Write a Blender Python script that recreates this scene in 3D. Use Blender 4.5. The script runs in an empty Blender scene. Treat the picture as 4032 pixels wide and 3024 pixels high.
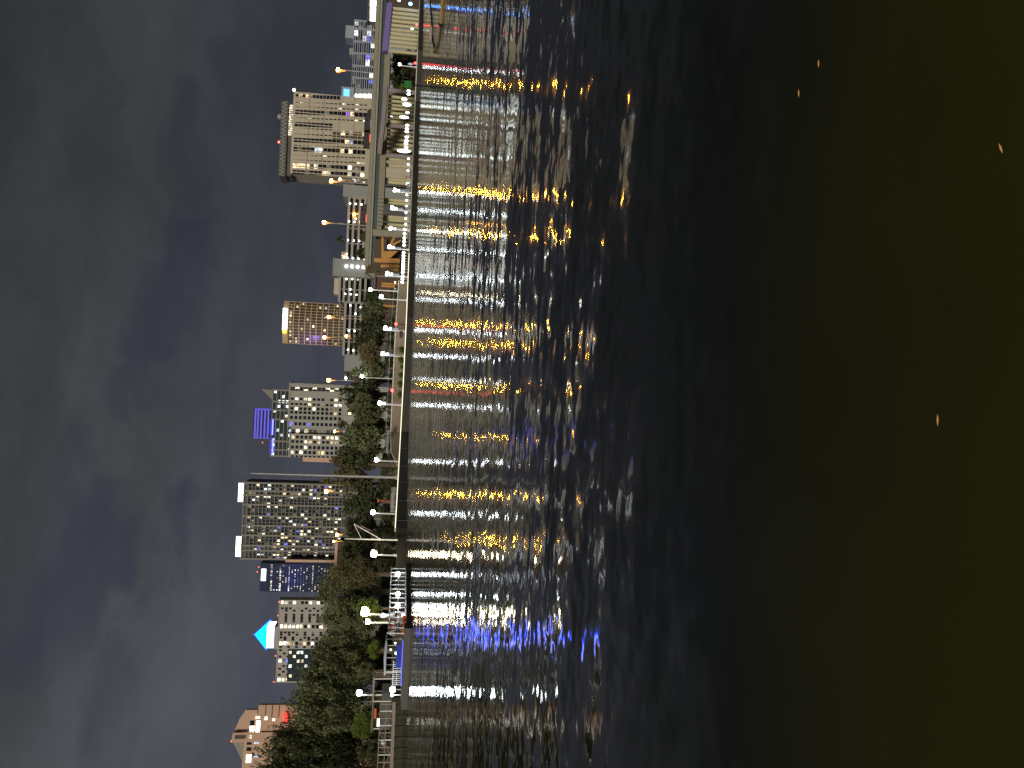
import bpy, bmesh, math, random
from mathutils import Vector, Matrix
S = bpy.context.scene
COL = S.collection
rad = math.radians
rnd = random.Random(7)

# ------------------------------------------------------------------ camera
# The photograph was taken upright and is shown turned a quarter: sky at its left edge.
TH, VH, FPX, EYE = 2.6, 1570.0, 3200.0, 2.2        # roll, horizon row, focal length in source pixels, eye height
_p = math.atan((2016 - VH) / FPX); _t = rad(TH)
_R0 = Vector((1, 0, 0)); FW = Vector((0, math.cos(_p), -math.sin(_p))); _U0 = Vector((0, math.sin(_p), math.cos(_p)))
RT = math.cos(_t) * _R0 + math.sin(_t) * _U0
UP = -math.sin(_t) * _R0 + math.cos(_t) * _U0
CAM = Vector((0, 0, EYE))
cd = bpy.data.cameras.new('camera'); cam = bpy.data.objects.new('camera', cd); COL.objects.link(cam)
cd.sensor_fit = 'HORIZONTAL'; cd.sensor_width = 36; cd.lens = 36 * FPX / 4032
cd.clip_start = 0.1; cd.clip_end = 20000
bx, by, bz = -UP, RT, -FW
cam.matrix_world = Matrix(((bx.x, by.x, bz.x, CAM.x), (bx.y, by.y, bz.y, CAM.y), (bx.z, by.z, bz.z, CAM.z), (0, 0, 0, 1)))
S.camera = cam

# ------------------------------------------------------------------ render settings, exposure
S.render.engine = 'CYCLES'
S.view_settings.view_transform = 'Standard'; S.view_settings.look = 'None'
S.view_settings.exposure = 0.0; S.view_settings.gamma = 1.0
cy = S.cycles
cy.use_denoising = True
try:
    cy.denoiser = 'OPENIMAGEDENOISE'; cy.denoising_input_passes = 'RGB_ALBEDO_NORMAL'; cy.denoising_prefilter = 'NONE'
except Exception: pass
cy.max_bounces = 4; cy.diffuse_bounces = 1; cy.glossy_bounces = 3; cy.transmission_bounces = 2; cy.transparent_max_bounces = 8
cy.sample_clamp_indirect = 12; cy.sample_clamp_direct = 0
cy.caustics_reflective = False; cy.caustics_refractive = False
cy.use_light_tree = True
cy.use_adaptive_sampling = True; cy.adaptive_threshold = 0.012

def ray(X, Y): return RT * ((3024 - Y) - 1512) + UP * (2016 - X) + FW * FPX
def P(X, Y, d):                                     # point seen at source pixel X, Y standing d metres out
    r = ray(X, Y); return CAM + r * (d / r.y)
def G(X, Y, z=0.0):                                 # point of the level z seen at source pixel X, Y
    r = ray(X, Y); return CAM + r * ((z - EYE) / r.z)

# ------------------------------------------------------------------ node helpers
class NT:
    def __init__(s, tree): s.t = tree; s.n = tree.nodes; s.l = tree.links
    def node(s, typ, **kw):
        n = s.n.new(typ)
        for k, v in kw.items(): setattr(n, k, v)
        return n
    def set(s, sock, v):
        if hasattr(v, 'is_output') or isinstance(v, bpy.types.NodeSocket): s.l.new(v, sock)
        else: sock.default_value = v
    def math(s, op, a, b=None, c=None, clamp=False):
        n = s.node('ShaderNodeMath', operation=op, use_clamp=clamp)
        for i, v in enumerate((a, b, c)):
            if v is not None: s.set(n.inputs[i], v)
        return n.outputs[0]
    def vm(s, op, a, b=None, scale=None):
        n = s.node('ShaderNodeVectorMath', operation=op)
        s.set(n.inputs[0], a)
        if b is not None: s.set(n.inputs[1], b)
        if scale is not None: s.set(n.inputs['Scale'], scale)
        return n.outputs['Value'] if op in ('DOT_PRODUCT', 'LENGTH', 'DISTANCE') else n.outputs[0]
    def noise(s, vec, scale, detail=2.0, rough=0.5, color=False):
        n = s.node('ShaderNodeTexNoise'); s.set(n.inputs['Vector'], vec)
        n.inputs['Scale'].default_value = scale; n.inputs['Detail'].default_value = detail; n.inputs['Roughness'].default_value = rough
        return n.outputs['Color' if color else 'Fac']
    def mix(s, f, a, b):
        n = s.node('ShaderNodeMix', data_type='RGBA'); s.set(n.inputs[0], f); s.set(n.inputs[6], a); s.set(n.inputs[7], b)
        return n.outputs[2]
    def ramp(s, f, lo, hi, to0=0.0, to1=1.0):
        n = s.node('ShaderNodeMapRange', interpolation_type='SMOOTHSTEP'); s.set(n.inputs[0], f)
        for i, v in enumerate((lo, hi, to0, to1)): n.inputs[i + 1].default_value = v
        return n.outputs[0]
    def comb(s, x, y, z):
        n = s.node('ShaderNodeCombineXYZ')
        for i, v in enumerate((x, y, z)): s.set(n.inputs[i], v)
        return n.outputs[0]

# ------------------------------------------------------------------ world: a night sky of city-lit cloud with dark gaps
W = bpy.data.worlds.new('World'); S.world = W; W.use_nodes = True
w = NT(W.node_tree); w.n.clear()
tc = w.node('ShaderNodeTexCoord'); sep = w.node('ShaderNodeSeparateXYZ'); w.l.new(tc.outputs['Generated'], sep.inputs[0])
dx, dy, dz = sep.outputs
az = w.math('ARCTAN2', dx, dy); el = w.math('ARCSINE', w.math('MAXIMUM', dz, 0.0))
pos = w.comb(az, el, 0.0)
wob = w.noise(w.vm('MULTIPLY', pos, (0.7, 1.3, 1.0)), 10.0, 5.0, 0.62, True)
posd = w.vm('ADD', pos, w.vm('SCALE', w.vm('SUBTRACT', wob, (0.5, 0.5, 0.5)), scale=0.10))
def azel(X, Y):
    r = ray(X, Y).normalized(); return (math.atan2(r.x, r.y), math.asin(r.z), 0.0)
# dark gaps between the clouds: (path of source pixels, half width in radians, depth)
GAPS = [([(905, 220), (900, 480)], .020, .55), ([(735, 400), (728, 700), (715, 880)], .018, .6),
        ([(715, 880), (735, 1010), (690, 1130)], .026, 1.0), ([(690, 1130), (655, 1280), (620, 1360)], .030, 1.0),
        ([(620, 1360), (560, 1480), (500, 1600)], .014, .75), ([(600, 1420), (590, 1560)], .016, .6),
        ([(330, 1720), (290, 1860)], .016, .35), ([(330, 2050), (290, 2200), (230, 2450)], .036, .85),
        ([(480, 2080), (440, 2260)], .020, .8), ([(700, 1950), (660, 2080), (635, 2250)], .016, .9),
        ([(190, 2350), (130, 2560)], .036, .7), ([(470, 2560), (420, 2760), (360, 2920)], .022, .55),
        ([(380, 1950), (350, 2250)], .02, .7), ([(540, 2310), (500, 2420)], .012, .5), ([(240, 1900), (215, 2040)], .012, .45)]
gap = None
for path, hw, dep in GAPS:
    for a, b in zip(path, path[1:]):
        A = Vector(azel(*a)); B = Vector(azel(*b)); AB = B - A
        pa = w.vm('SUBTRACT', posd, tuple(A))
        t = w.math('DIVIDE', w.vm('DOT_PRODUCT', pa, tuple(AB)), AB.length_squared, clamp=True)
        dist = w.vm('LENGTH', w.vm('SUBTRACT', pa, w.vm('SCALE', tuple(AB), scale=t)))
        g = w.ramp(dist, hw * 1.6, hw * 0.2, 0.0, dep)
        gap = g if gap is None else w.math('MAXIMUM', gap, g)
streak = w.noise(w.vm('MULTIPLY', posd, (2.2, 7.0, 1.0)), 1.6, 5.0, 0.6)
soft = w.noise(posd, 2.6, 3.0, 0.5)
lum = w.math('MULTIPLY', w.ramp(soft, 0.25, 0.75, 0.82, 1.12), w.ramp(streak, 0.3, 0.7, 0.82, 1.12))
side = w.ramp(az, -0.30, 0.50, 1.0, 0.60)                       # clouds over downtown catch more city light
high = w.ramp(el, 0.20, 0.55, 1.0, 0.62)
cloud = w.vm('SCALE', w.mix(w.ramp(el, 0.02, 0.30), (0.066, 0.071, 0.097, 1), (0.073, 0.076, 0.087, 1)), scale=w.math('MULTIPLY', w.math('MULTIPLY', lum, side), high))
skyc = w.mix(w.math('MULTIPLY', gap, 0.68), cloud, w.vm('SCALE', (0.030, 0.037, 0.060), scale=w.math('MULTIPLY', side, 1.0)))
bg = w.node('ShaderNodeBackground'); w.l.new(skyc, bg.inputs[0]); bg.inputs[1].default_value = 1.0
wo = w.node('ShaderNodeOutputWorld'); w.l.new(bg.outputs[0], wo.inputs[0])

# ------------------------------------------------------------------ added warm fill sun from behind the camera, standing in for city light
sd = bpy.data.lights.new('city_fill', 'SUN'); sd.energy = 2.1; sd.angle = rad(15); sd.color = (1.0, 0.93, 0.80)
so = bpy.data.objects.new('city_fill', sd); COL.objects.link(so)
so.rotation_euler = (rad(62), 0, rad(-14))

# ------------------------------------------------------------------ materials
M = {}
def mat(name, col, rough=0.7, var=0.18, scale=0.8, metal=0.0, spec=0.5, trans=0.0, stretch=(1, 1, 1)):
    m = bpy.data.materials.new(name); m.use_nodes = True; t = NT(m.node_tree); b = t.n['Principled BSDF']
    g = t.node('ShaderNodeNewGeometry'); oi = t.node('ShaderNodeObjectInfo')
    n1 = t.noise(t.vm('MULTIPLY', g.outputs['Position'], stretch), scale, 5.0, 0.65)
    f = t.math('ADD', t.math('MULTIPLY', n1, 2 * var), t.math('MULTIPLY', oi.outputs['Random'], var * 0.5))
    f = t.math('ADD', f, 1 - 1.25 * var)
    c = t.vm('SCALE', tuple(col), scale=f)
    t.l.new(c, b.inputs['Base Color']); b.inputs['Roughness'].default_value = rough; b.inputs['Metallic'].default_value = metal
    b.inputs['Specular IOR Level'].default_value = spec
    M[name] = m; return m
def glow(name, col, strength, sampled=False, vary=0.0):
    m = bpy.data.materials.new(name); m.use_nodes = True; t = NT(m.node_tree); b = t.n['Principled BSDF']
    b.inputs['Base Color'].default_value = (0.02, 0.02, 0.022, 1); b.inputs['Roughness'].default_value = 0.3
    g = t.node('ShaderNodeNewGeometry'); oi = t.node('ShaderNodeObjectInfo')
    b.inputs['Emission Color'].default_value = (*col, 1)
    if vary:
        n = t.noise(g.outputs['Position'], 0.55, 3.0, 0.7)
        n2 = t.noise(g.outputs['Position'], 0.11, 1.0, 0.5)
        f = t.math('ADD', t.math('MULTIPLY', t.ramp(n, 0.35, 0.72, 0.0, 1.6), t.math('ADD', oi.outputs['Random'], 0.35)), t.ramp(n2, 0.4, 0.65, 0.05, 0.5))
        t.l.new(t.math('MULTIPLY', f, strength), b.inputs['Emission Strength'])
    else: b.inputs['Emission Strength'].default_value = strength
    m.cycles.emission_sampling = 'FRONT' if sampled else 'NONE'
    M[name] = m; return m
mat('concrete', (0.35, 0.335, 0.29)); mat('tan_concrete', (0.28, 0.265, 0.185)); mat('column_paint', (0.60, 0.54, 0.31)); mat('dark_wall', (0.050, 0.045, 0.037), 0.6, 0.3)
mat('coping', (0.72, 0.70, 0.56), 0.6, 0.1); mat('girder_paint', (0.06, 0.085, 0.08), 0.5); mat('violet_lit_concrete', (0.20, 0.14, 0.40)); mat('mauve_concrete', (0.30, 0.25, 0.25))
mat('brick_tan', (0.24, 0.18, 0.12), 0.85, 0.25, 1.5, stretch=(1, 1, 4)); mat('paving', (0.30, 0.27, 0.23)); mat('soil', (0.035, 0.04, 0.02), 0.9, 0.4, 0.1)
mat('beige_wall', (0.53, 0.46, 0.345), 0.8, 0.10, 0.12); mat('white_wall', (0.36, 0.35, 0.30), 0.8, 0.10, 0.1); mat('pale_wall', (0.42, 0.395, 0.35), 0.8, 0.08, 0.1)
mat('grey_wall', (0.30, 0.31, 0.29), 0.8, 0.12, 0.2); mat('dark_grey', (0.10, 0.10, 0.095), 0.7); mat('blue_grey', (0.34, 0.36, 0.41), 0.7, 0.1, 0.2)
mat('frame_grey', (0.22, 0.205, 0.165), 0.6, 0.15, 0.2); mat('salmon', (0.62, 0.40, 0.28), 0.8, 0.1, 0.2); mat('roof_grey', (0.30, 0.29, 0.24), 0.7)
mat('glass_dark', (0.012, 0.014, 0.022), 0.15, 0.3, 0.3); mat('glass_blue', (0.011, 0.015, 0.040), 0.35, 0.3, 0.2, spec=0.2); mat('glass_teal', (0.03, 0.045, 0.055), 0.2, 0.3, 0.2)
mat('glass_brown', (0.09, 0.075, 0.06), 0.25, 0.4, 0.3); mat('gold_frame', (0.54, 0.38, 0.20), 0.6, 0.12, 0.2, 0.0)
mat('white_paint', (0.80, 0.80, 0.78), 0.4, 0.05); mat('steel', (0.45, 0.45, 0.44), 0.4, 0.1, 2, 0.5); mat('dark_metal', (0.03, 0.03, 0.032), 0.5)
mat('black_rubber', (0.012, 0.012, 0.013), 0.5); mat('yellow_paint', (0.36, 0.25, 0.07), 0.6, 0.25, 1.5); mat('sign_green', (0.02, 0.20, 0.04), 0.5, 0.1)
mat('orange_paint', (0.75, 0.12, 0.03), 0.45, 0.1); mat('tarp', (0.20, 0.16, 0.13), 0.8); mat('dock_deck', (0.11, 0.105, 0.095), 0.8, 0.25, 2); mat('wood_tan', (0.38, 0.31, 0.24), 0.8, 0.2, 2)
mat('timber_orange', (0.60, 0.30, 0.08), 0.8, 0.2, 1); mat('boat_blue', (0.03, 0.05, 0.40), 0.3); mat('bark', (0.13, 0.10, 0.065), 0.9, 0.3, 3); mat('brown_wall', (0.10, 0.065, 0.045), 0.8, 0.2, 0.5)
mat('skin', (0.50, 0.30, 0.20), 0.6, 0.05); mat('hair', (0.02, 0.014, 0.01), 0.6); mat('shirt_red', (0.55, 0.03, 0.03), 0.8, 0.1); mat('shirt_white', (0.7, 0.7, 0.68), 0.8, 0.05); mat('trousers', (0.02, 0.022, 0.035), 0.8, 0.1)
mat('pennant', (0.75, 0.45, 0.42), 0.8, 0.1); mat('glint_orange', (0.85, 0.42, 0.13), 0.6, 0.1)  # last colour paints the lamp glints on the water
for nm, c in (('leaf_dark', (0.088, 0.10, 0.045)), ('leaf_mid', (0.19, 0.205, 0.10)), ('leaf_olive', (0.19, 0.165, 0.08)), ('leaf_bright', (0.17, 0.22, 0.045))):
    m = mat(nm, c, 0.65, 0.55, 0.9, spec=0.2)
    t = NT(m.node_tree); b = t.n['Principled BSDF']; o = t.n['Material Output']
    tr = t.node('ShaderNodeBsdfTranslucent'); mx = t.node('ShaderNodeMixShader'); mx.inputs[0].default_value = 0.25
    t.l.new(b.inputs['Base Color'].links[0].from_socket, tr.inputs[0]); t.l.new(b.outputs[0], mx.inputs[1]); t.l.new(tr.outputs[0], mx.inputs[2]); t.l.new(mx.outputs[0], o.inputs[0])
glow('win_warm', (1.0, 0.72, 0.40), 1.5, vary=1); glow('win_cream', (1.0, 0.88, 0.62), 1.9, vary=1); glow('win_white', (0.93, 1.0, 0.95), 2.2, vary=1)
glow('win_cool', (0.62, 0.82, 1.0), 1.3, vary=1); glow('win_blue', (0.13, 0.14, 1.0), 1.8, vary=1); glow('win_violet', (0.45, 0.2, 1.0), 1.0, vary=1)
glow('win_pink', (1.0, 0.25, 0.35), 0.9, vary=1); glow('win_dim', (0.60, 0.48, 0.32), 0.35, vary=1); glow('win_bright', (1.0, 0.97, 0.88), 5.0)
glow('ceiling_lamp', (0.95, 0.98, 1.0), 9.0); glow('sign_white', (0.9, 0.97, 1.0), 4.0); glow('sign_yellow', (1.0, 0.85, 0.05), 3.0)
glow('screen_blue', (0.12, 0.42, 1.0), 2.4); glow('pyramid_blue', (0.0, 0.042, 1.0), 28.0); glow('neon_blue', (0.10, 0.12, 1.0), 5.0); glow('crown_violet', (0.15, 0.13, 0.90), 0.7)
glow('neon_red', (1.0, 0.03, 0.02), 2.5); glow('beacon_red', (1.0, 0.08, 0.06), 9.0)
glow('lamp_white', (0.86, 0.95, 1.0), 40, True); glow('lamp_cream', (1.0, 0.88, 0.58), 55, True); glow('lamp_orange', (1.0, 0.38, 0.035), 400, True); glow('lamp_bloom', (1.0, 0.30, 0.05), 2.2)
glow('lamp_lantern', (0.90, 1.0, 0.96), 5, True); glow('lamp_green', (0.62, 1.0, 0.50), 5, True); glow('lamp_red', (1.0, 0.04, 0.04), 11, True); glow('lamp_blue', (0.10, 0.30, 1.0), 22, True)
glow('banner_lit', (0.55, 0.68, 0.85), 0.6); glow('tail_red', (1.0, 0.08, 0.06), 4.0); glow('led_strip', (1.0, 0.95, 0.66), 1.6, True); glow('boat_led', (0.12, 0.12, 1.0), 3.0, True)
LIT = {k for k in M if k.startswith('win_')}

# water: dark river with long low ripples
m = bpy.data.materials.new('river_water'); m.use_nodes = True; M['river_water'] = m
t = NT(m.node_tree); b = t.n['Principled BSDF']; g = t.node('ShaderNodeNewGeometry'); p = g.outputs['Position']
slope = None
for lam, amp, st in ((2.4, 0.09, (0.14, 1, 1)), (1.0, 0.19, (0.22, 1, 1)), (0.50, 0.20, (0.42, 1, 1)), (0.20, 0.23, (0.7, 1, 1))):
    n = t.noise(t.vm('MULTIPLY', p, st), 1 / lam, 1.5, 0.5, True)
    n = t.vm('MULTIPLY', t.vm('SUBTRACT', n, (0.5, 0.5, 0.5)), (amp * 0.45, amp, 0.0))
    slope = n if slope is None else t.vm('ADD', slope, n)
patch = t.ramp(t.noise(t.vm('MULTIPLY', p, (0.3, 1, 1)), 0.16, 3.0), 0.30, 0.70, 0.55, 1.45)      # gusts: calmer and rougher patches
sp0 = t.node('ShaderNodeSeparateXYZ'); t.l.new(p, sp0.inputs[0])
patch = t.math('MULTIPLY', patch, t.ramp(sp0.outputs[1], 2.5, 9.5, 0.10, 1.0))        # sheltered, glassy water under the near bank
nrm = t.vm('NORMALIZE', t.vm('ADD', t.vm('SCALE', slope, scale=patch), (0, 0, 1)))
t.l.new(nrm, b.inputs['Normal'])
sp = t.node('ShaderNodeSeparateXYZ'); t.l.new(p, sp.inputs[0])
bank_glow = t.ramp(t.math('ADD', sp.outputs[1], t.math('MULTIPLY', t.noise(p, 0.5, 3.0), 2.0)), 7.0, 2.2)      # bank light on the near water, painted in as an olive tint
t.l.new(t.mix(bank_glow, (0.008, 0.010, 0.009, 1), (0.042, 0.041, 0.006, 1)), b.inputs['Base Color'])
b.inputs['Roughness'].default_value = 0.08; b.inputs['IOR'].default_value = 1.33; b.inputs['Specular IOR Level'].default_value = 0.25

# ------------------------------------------------------------------ mesh builder
class MB:
    def __init__(s): s.v = []; s.f = []; s.m = []
    def face(s, pts, mi=0):
        i = len(s.v); s.v += [tuple(q) for q in pts]; s.f.append(tuple(range(i, i + len(pts)))); s.m.append(mi)
    def box(s, x0, x1, y0, y1, z0, z1, mi=0):
        i = len(s.v)
        s.v += [(x0, y0, z0), (x1, y0, z0), (x1, y1, z0), (x0, y1, z0), (x0, y0, z1), (x1, y0, z1), (x1, y1, z1), (x0, y1, z1)]
        for q in ((0, 3, 2, 1), (4, 5, 6, 7), (0, 1, 5, 4), (1, 2, 6, 5), (2, 3, 7, 6), (3, 0, 4, 7)):
            s.f.append(tuple(i + k for k in q)); s.m.append(mi)
        return s
    def prism(s, poly, y0, y1, mi=0):            # outline in x,z pushed back from y0 to y1
        n = len(poly); i = len(s.v)
        s.v += [(x, y0, z) for x, z in poly] + [(x, y1, z) for x, z in poly]
        s.f.append(tuple(range(i, i + n))); s.m.append(mi); s.f.append(tuple(range(i + 2 * n - 1, i + n - 1, -1))); s.m.append(mi)
        for k in range(n):
            l = (k + 1) % n; s.f.append((i + k, i + n + k, i + n + l, i + l)); s.m.append(mi)
        return s
    def plan(s, poly, z0, z1, mi=0):             # outline in x,y raised from z0 to z1
        n = len(poly); i = len(s.v)
        s.v += [(x, y, z0) for x, y in poly] + [(x, y, z1) for x, y in poly]
        s.f.append(tuple(range(i + n - 1, i - 1, -1))); s.m.append(mi); s.f.append(tuple(range(i + n, i + 2 * n))); s.m.append(mi)
        for k in range(n):
            l = (k + 1) % n; s.f.append((i + k, i + l, i + n + l, i + n + k)); s.m.append(mi)
        return s
    def tube(s, pts, r, n=8, mi=0):
        pts = [Vector(q) for q in pts]; rs = r if isinstance(r, (list, tuple)) else [r] * len(pts)
        i0 = len(s.v)
        for k, q in enumerate(pts):
            d = (pts[min(k + 1, len(pts) - 1)] - pts[max(k - 1, 0)]).normalized()
            a = d.cross(Vector((0, 0, 1)) if abs(d.z) < 0.9 else Vector((0, 1, 0))).normalized(); c = d.cross(a)
            for j in range(n):
                an = 2 * math.pi * j / n; s.v.append(tuple(q + (a * math.cos(an) + c * math.sin(an)) * rs[k]))
        for k in range(len(pts) - 1):
            for j in range(n):
                l = (j + 1) % n; s.f.append((i0 + k * n + j, i0 + k * n + l, i0 + (k + 1) * n + l, i0 + (k + 1) * n + j)); s.m.append(mi)
        s.f.append(tuple(range(i0 + n - 1, i0 - 1, -1))); s.m.append(mi)
        e = i0 + (len(pts) - 1) * n; s.f.append(tuple(range(e, e + n))); s.m.append(mi)
        return s
    def lathe(s, prof, n=12, c=(0, 0, 0), mi=0):
        i0 = len(s.v)
        for r, z in prof:
            for j in range(n):
                an = 2 * math.pi * j / n; s.v.append((c[0] + r * math.cos(an), c[1] + r * math.sin(an), c[2] + z))
        for k in range(len(prof) - 1):
            for j in range(n):
                l = (j + 1) % n; s.f.append((i0 + k * n + j, i0 + k * n + l, i0 + (k + 1) * n + l, i0 + (k + 1) * n + j)); s.m.append(mi)
        s.f.append(tuple(range(i0 + n - 1, i0 - 1, -1))); s.m.append(mi)
        e = i0 + (len(prof) - 1) * n; s.f.append(tuple(range(e, e + n))); s.m.append(mi)
        return s
    def ball(s, c, r, n=8, mi=0, sz=1.0):
        return s.lathe([(max(0.02, math.sin(math.pi * k / 6)) * r, -math.cos(math.pi * k / 6) * r * sz) for k in range(7)], n, c, mi)
    def mesh(s, name, mats):
        me = bpy.data.meshes.new(name); me.from_pydata(s.v, [], s.f); me.update()
        for q in ([mats] if isinstance(mats, str) else mats): me.materials.append(M[q])
        me.polygons.foreach_set('material_index', s.m)
        return me
    def build(s, name, mats, parent=None, loc=(0, 0, 0)):
        o = bpy.data.objects.new(name, s.mesh(name, mats)); COL.objects.link(o); o.parent = parent; o.location = loc
        return o
def put(name, me, parent, loc=(0, 0, 0)):
    o = bpy.data.objects.new(name, me); COL.objects.link(o); o.parent = parent; o.location = loc; return o
def tag(o, label=None, cat=None, group=None, kind=None):
    if label: o['label'] = label
    if cat: o['category'] = cat
    if group: o['group'] = group
    if kind: o['kind'] = kind
    return o
def thing(name, label, cat, loc=(0, 0, 0), rz=0.0, group=None):
    o = bpy.data.objects.new(name, None); COL.objects.link(o); o.location = loc; o.rotation_euler.z = rz
    o.empty_display_size = 0.5
    return tag(o, label, cat, group)
def dup(root, loc, rz=0.0, label=None, group=None, sc=None):
    r = root.copy(); COL.objects.link(r); r.location = loc; r.rotation_euler.z = rz
    if label: r['label'] = label
    if group: r['group'] = group
    if sc: r.scale = sc
    for ch in list(root.children):
        c = ch.copy(); COL.objects.link(c); c.parent = r
        for gch in ch.children:
            d = gch.copy(); COL.objects.link(d); d.parent = c
    return r

# ------------------------------------------------------------------ river, shore, ground
GZ = 1.25
WL = [(1668, 0, 1.30), (1662, 200, 1.32), (1653, 400, 1.35), (1643.5, 700, 1.35), (1633.5, 1000, 1.35), (1625, 1250, 1.36), (1614.5, 1500, 1.40), (1606, 1700, 1.5), (1601, 1900, 1.65), (1597, 2080, 1.8)]
wall_pts = [(G(X, Y), zt) for X, Y, zt in WL]
SHORE = [(900.0, 620.0)] + [(a.x, a.y) for a, _ in wall_pts] + [(-40.0, 119.0), (-120.0, 112.0), (-600.0, 90.0)]
def dwall(Y):                                        # how far out the seawall stands in the column Y
    for k in range(len(WL) - 1):
        if WL[k][1] <= Y <= WL[k + 1][1]:
            f = (Y - WL[k][1]) / (WL[k + 1][1] - WL[k][1]); return wall_pts[k][0].y * (1 - f) + wall_pts[k + 1][0].y * f
    return wall_pts[-1][0].y if Y > 2080 else wall_pts[0][0].y
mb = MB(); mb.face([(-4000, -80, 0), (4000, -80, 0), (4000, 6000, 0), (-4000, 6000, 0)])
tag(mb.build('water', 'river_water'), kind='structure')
mb = MB(); mb.face([(x, y + 0.3, GZ) for x, y in SHORE[::-1]] + [(4000, 5900, GZ), (-4000, 5900, GZ)])
tag(mb.build('ground', 'soil'), kind='structure')
def off(pts, k, o):                                  # offset a shore polyline inland by o metres
    a = Vector(pts[max(k - 1, 0)]); b_ = Vector(pts[min(k + 1, len(pts) - 1)]); d = (b_ - a).normalized(); n = Vector((d.y, -d.x))
    if n.y < 0: n = -n
    return Vector(pts[k]) + n * o
wp2 = [(a.x, a.y) for a, _ in wall_pts]
SH = SHORE[:-3]
mb = MB()
for k in range(len(SH) - 1):
    a0, a1, b0, b1 = off(SH, k, .5), off(SH, k, 7.5), off(SH, k + 1, .5), off(SH, k + 1, 7.5)
    mb.face([(*a0, GZ + .02), (*a1, GZ + .02), (*b1, GZ + .02), (*b0, GZ + .02)])
tag(mb.build('riverwalk_paving', 'paving'), kind='structure')
def strip(mb, k, o0, o1, z0a, z1a, z0b, z1b, pts=None):
    pts = pts or SH
    a0, a1, b0, b1 = off(pts, k, o0), off(pts, k, o1), off(pts, k + 1, o0), off(pts, k + 1, o1)
    q = [(*a0, z0a), (*a1, z0a), (*b1, z0b), (*b0, z0b), (*a0, z1a), (*a1, z1a), (*b1, z1b), (*b0, z1b)]
    i = len(mb.v); mb.v += q
    for f in ((0, 1, 2, 3), (7, 6, 5, 4), (4, 5, 1, 0), (5, 6, 2, 1), (6, 7, 3, 2), (7, 4, 0, 3)): mb.f.append(tuple(i + j for j in f)); mb.m.append(0)
ZT = [1.3] + [z for _, z in wall_pts]
sw = thing('seawall', 'long dark concrete seawall along the far bank with a pale lit coping', 'seawall', (SH[5][0], SH[5][1], 0))
m1, m2, m3 = MB(), MB(), MB()
for k in range(len(SH) - 1):
    strip(m1, k, 0, .7, -.6, ZT[k] - .22, -.6, ZT[k + 1] - .22); strip(m2, k, -.06, .8, ZT[k] - .22, ZT[k], ZT[k + 1] - .22, ZT[k + 1])
    if 5 <= k <= 9: strip(m3, k, -.10, -.062, ZT[k] - .17, ZT[k] - .05, ZT[k + 1] - .17, ZT[k + 1] - .05)
for k in range(4, len(SH) - 1):                      # panel joints of the wall
    a_, b_ = Vector(SH[k]), Vector(SH[k + 1]); L_ = (b_ - a_).length; dr_ = (b_ - a_) / L_; q = 0.0
    while q < L_:
        c_ = a_ + dr_ * q; m1.box(c_.x - .12, c_.x + .12, c_.y - .06, c_.y + .02, -.4, ZT[k] - .24, 1); q += 5.5
for mm, nm, ma in ((m1, 'wall_face', ['dark_wall', 'black_rubber']), (m2, 'coping', 'coping'), (m3, 'light_strip', 'led_strip')):
    o = mm.build(nm, ma, sw); o.location = (-SH[5][0], -SH[5][1], 0)
# the low bank at the docks
mb = MB()
for k in range(len(SHORE) - 4, len(SHORE) - 1): strip(mb, k, 0, .6, -.6, GZ + .1, -.6, GZ + .1, SHORE)
tag(mb.build('bank_wall', 'dark_wall'), 'low dark bank wall behind the floating dock', 'wall')

# ------------------------------------------------------------------ buildings
class Bld:
    def __init__(s, name, label, Yr, Yl, Xref, Xtop, d, depth, cat='building'):
        s.d = d; s.x0 = P(Xref, Yl, d).x; s.w = P(Xref, Yr, d).x - s.x0; s.h = P(Xtop, (Yr + Yl) / 2, d).z - GZ; s.dep = depth
        s.root = thing(name, label, cat, (s.x0, d, GZ)); s.win = []
    def x(s, X, Y): return P(X, Y, s.d).x - s.x0
    def z(s, X, Y): return P(X, Y, s.d).z - GZ
    def px(s): return s.d / FPX                     # metres per source pixel
    def part(s, name, mb, m): return mb.build(name, m, s.root)
    def body(s, m, name='wall'): return s.part(name, MB().box(0, s.w, 0, s.dep, -1, s.h), m)
    def win_at(s, X, Y, wpx, hpx, m, y=0.0): s.win.append((s.x(X, Y), s.z(X, Y), wpx * s.px(), hpx * s.px(), m, y))
    def flush(s, limit=100):
        cache = {}
        order = sorted(s.win, key=lambda q: (q[4] not in LIT, -q[2] * q[3]))
        for x, z, ww, hh, m, y in order[:limit]:
            k = (round(ww, 2), round(hh, 2), m)
            if k not in cache: cache[k] = MB().box(-ww / 2, ww / 2, -.10, .05, -hh / 2, hh / 2).mesh('window', m)
            put('window', cache[k], s.root, (x, y, z))
        rest = order[limit:]
        if rest:
            ms = sorted({q[4] for q in rest}); mb = MB()
            for x, z, ww, hh, m, y in rest: mb.box(x - ww / 2, x + ww / 2, y - .10, y + .05, z - hh / 2, z + hh / 2, ms.index(m))
            s.part('window', mb, ms)['kind'] = 'stuff'
    def beacon(s, X, Y, r=.9):
        s.part('beacon', MB().ball((s.x(X, Y), s.dep * .1, s.z(X, Y)), r * s.px() * 3.2, 8), 'beacon_red')
        s.part('beacon_mast', MB().tube([(s.x(X, Y), s.dep * .1, s.h - .3), (s.x(X, Y), s.dep * .1, s.z(X, Y))], .18, 6), 'dark_metal')
def pick(*opts):
    r = rnd.random() * sum(q for _, q in opts)
    for v, q in opts:
        r -= q
        if r <= 0: return v
    return opts[-1][0]
def lerp(a, b, f): return a + (b - a) * f

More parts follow.
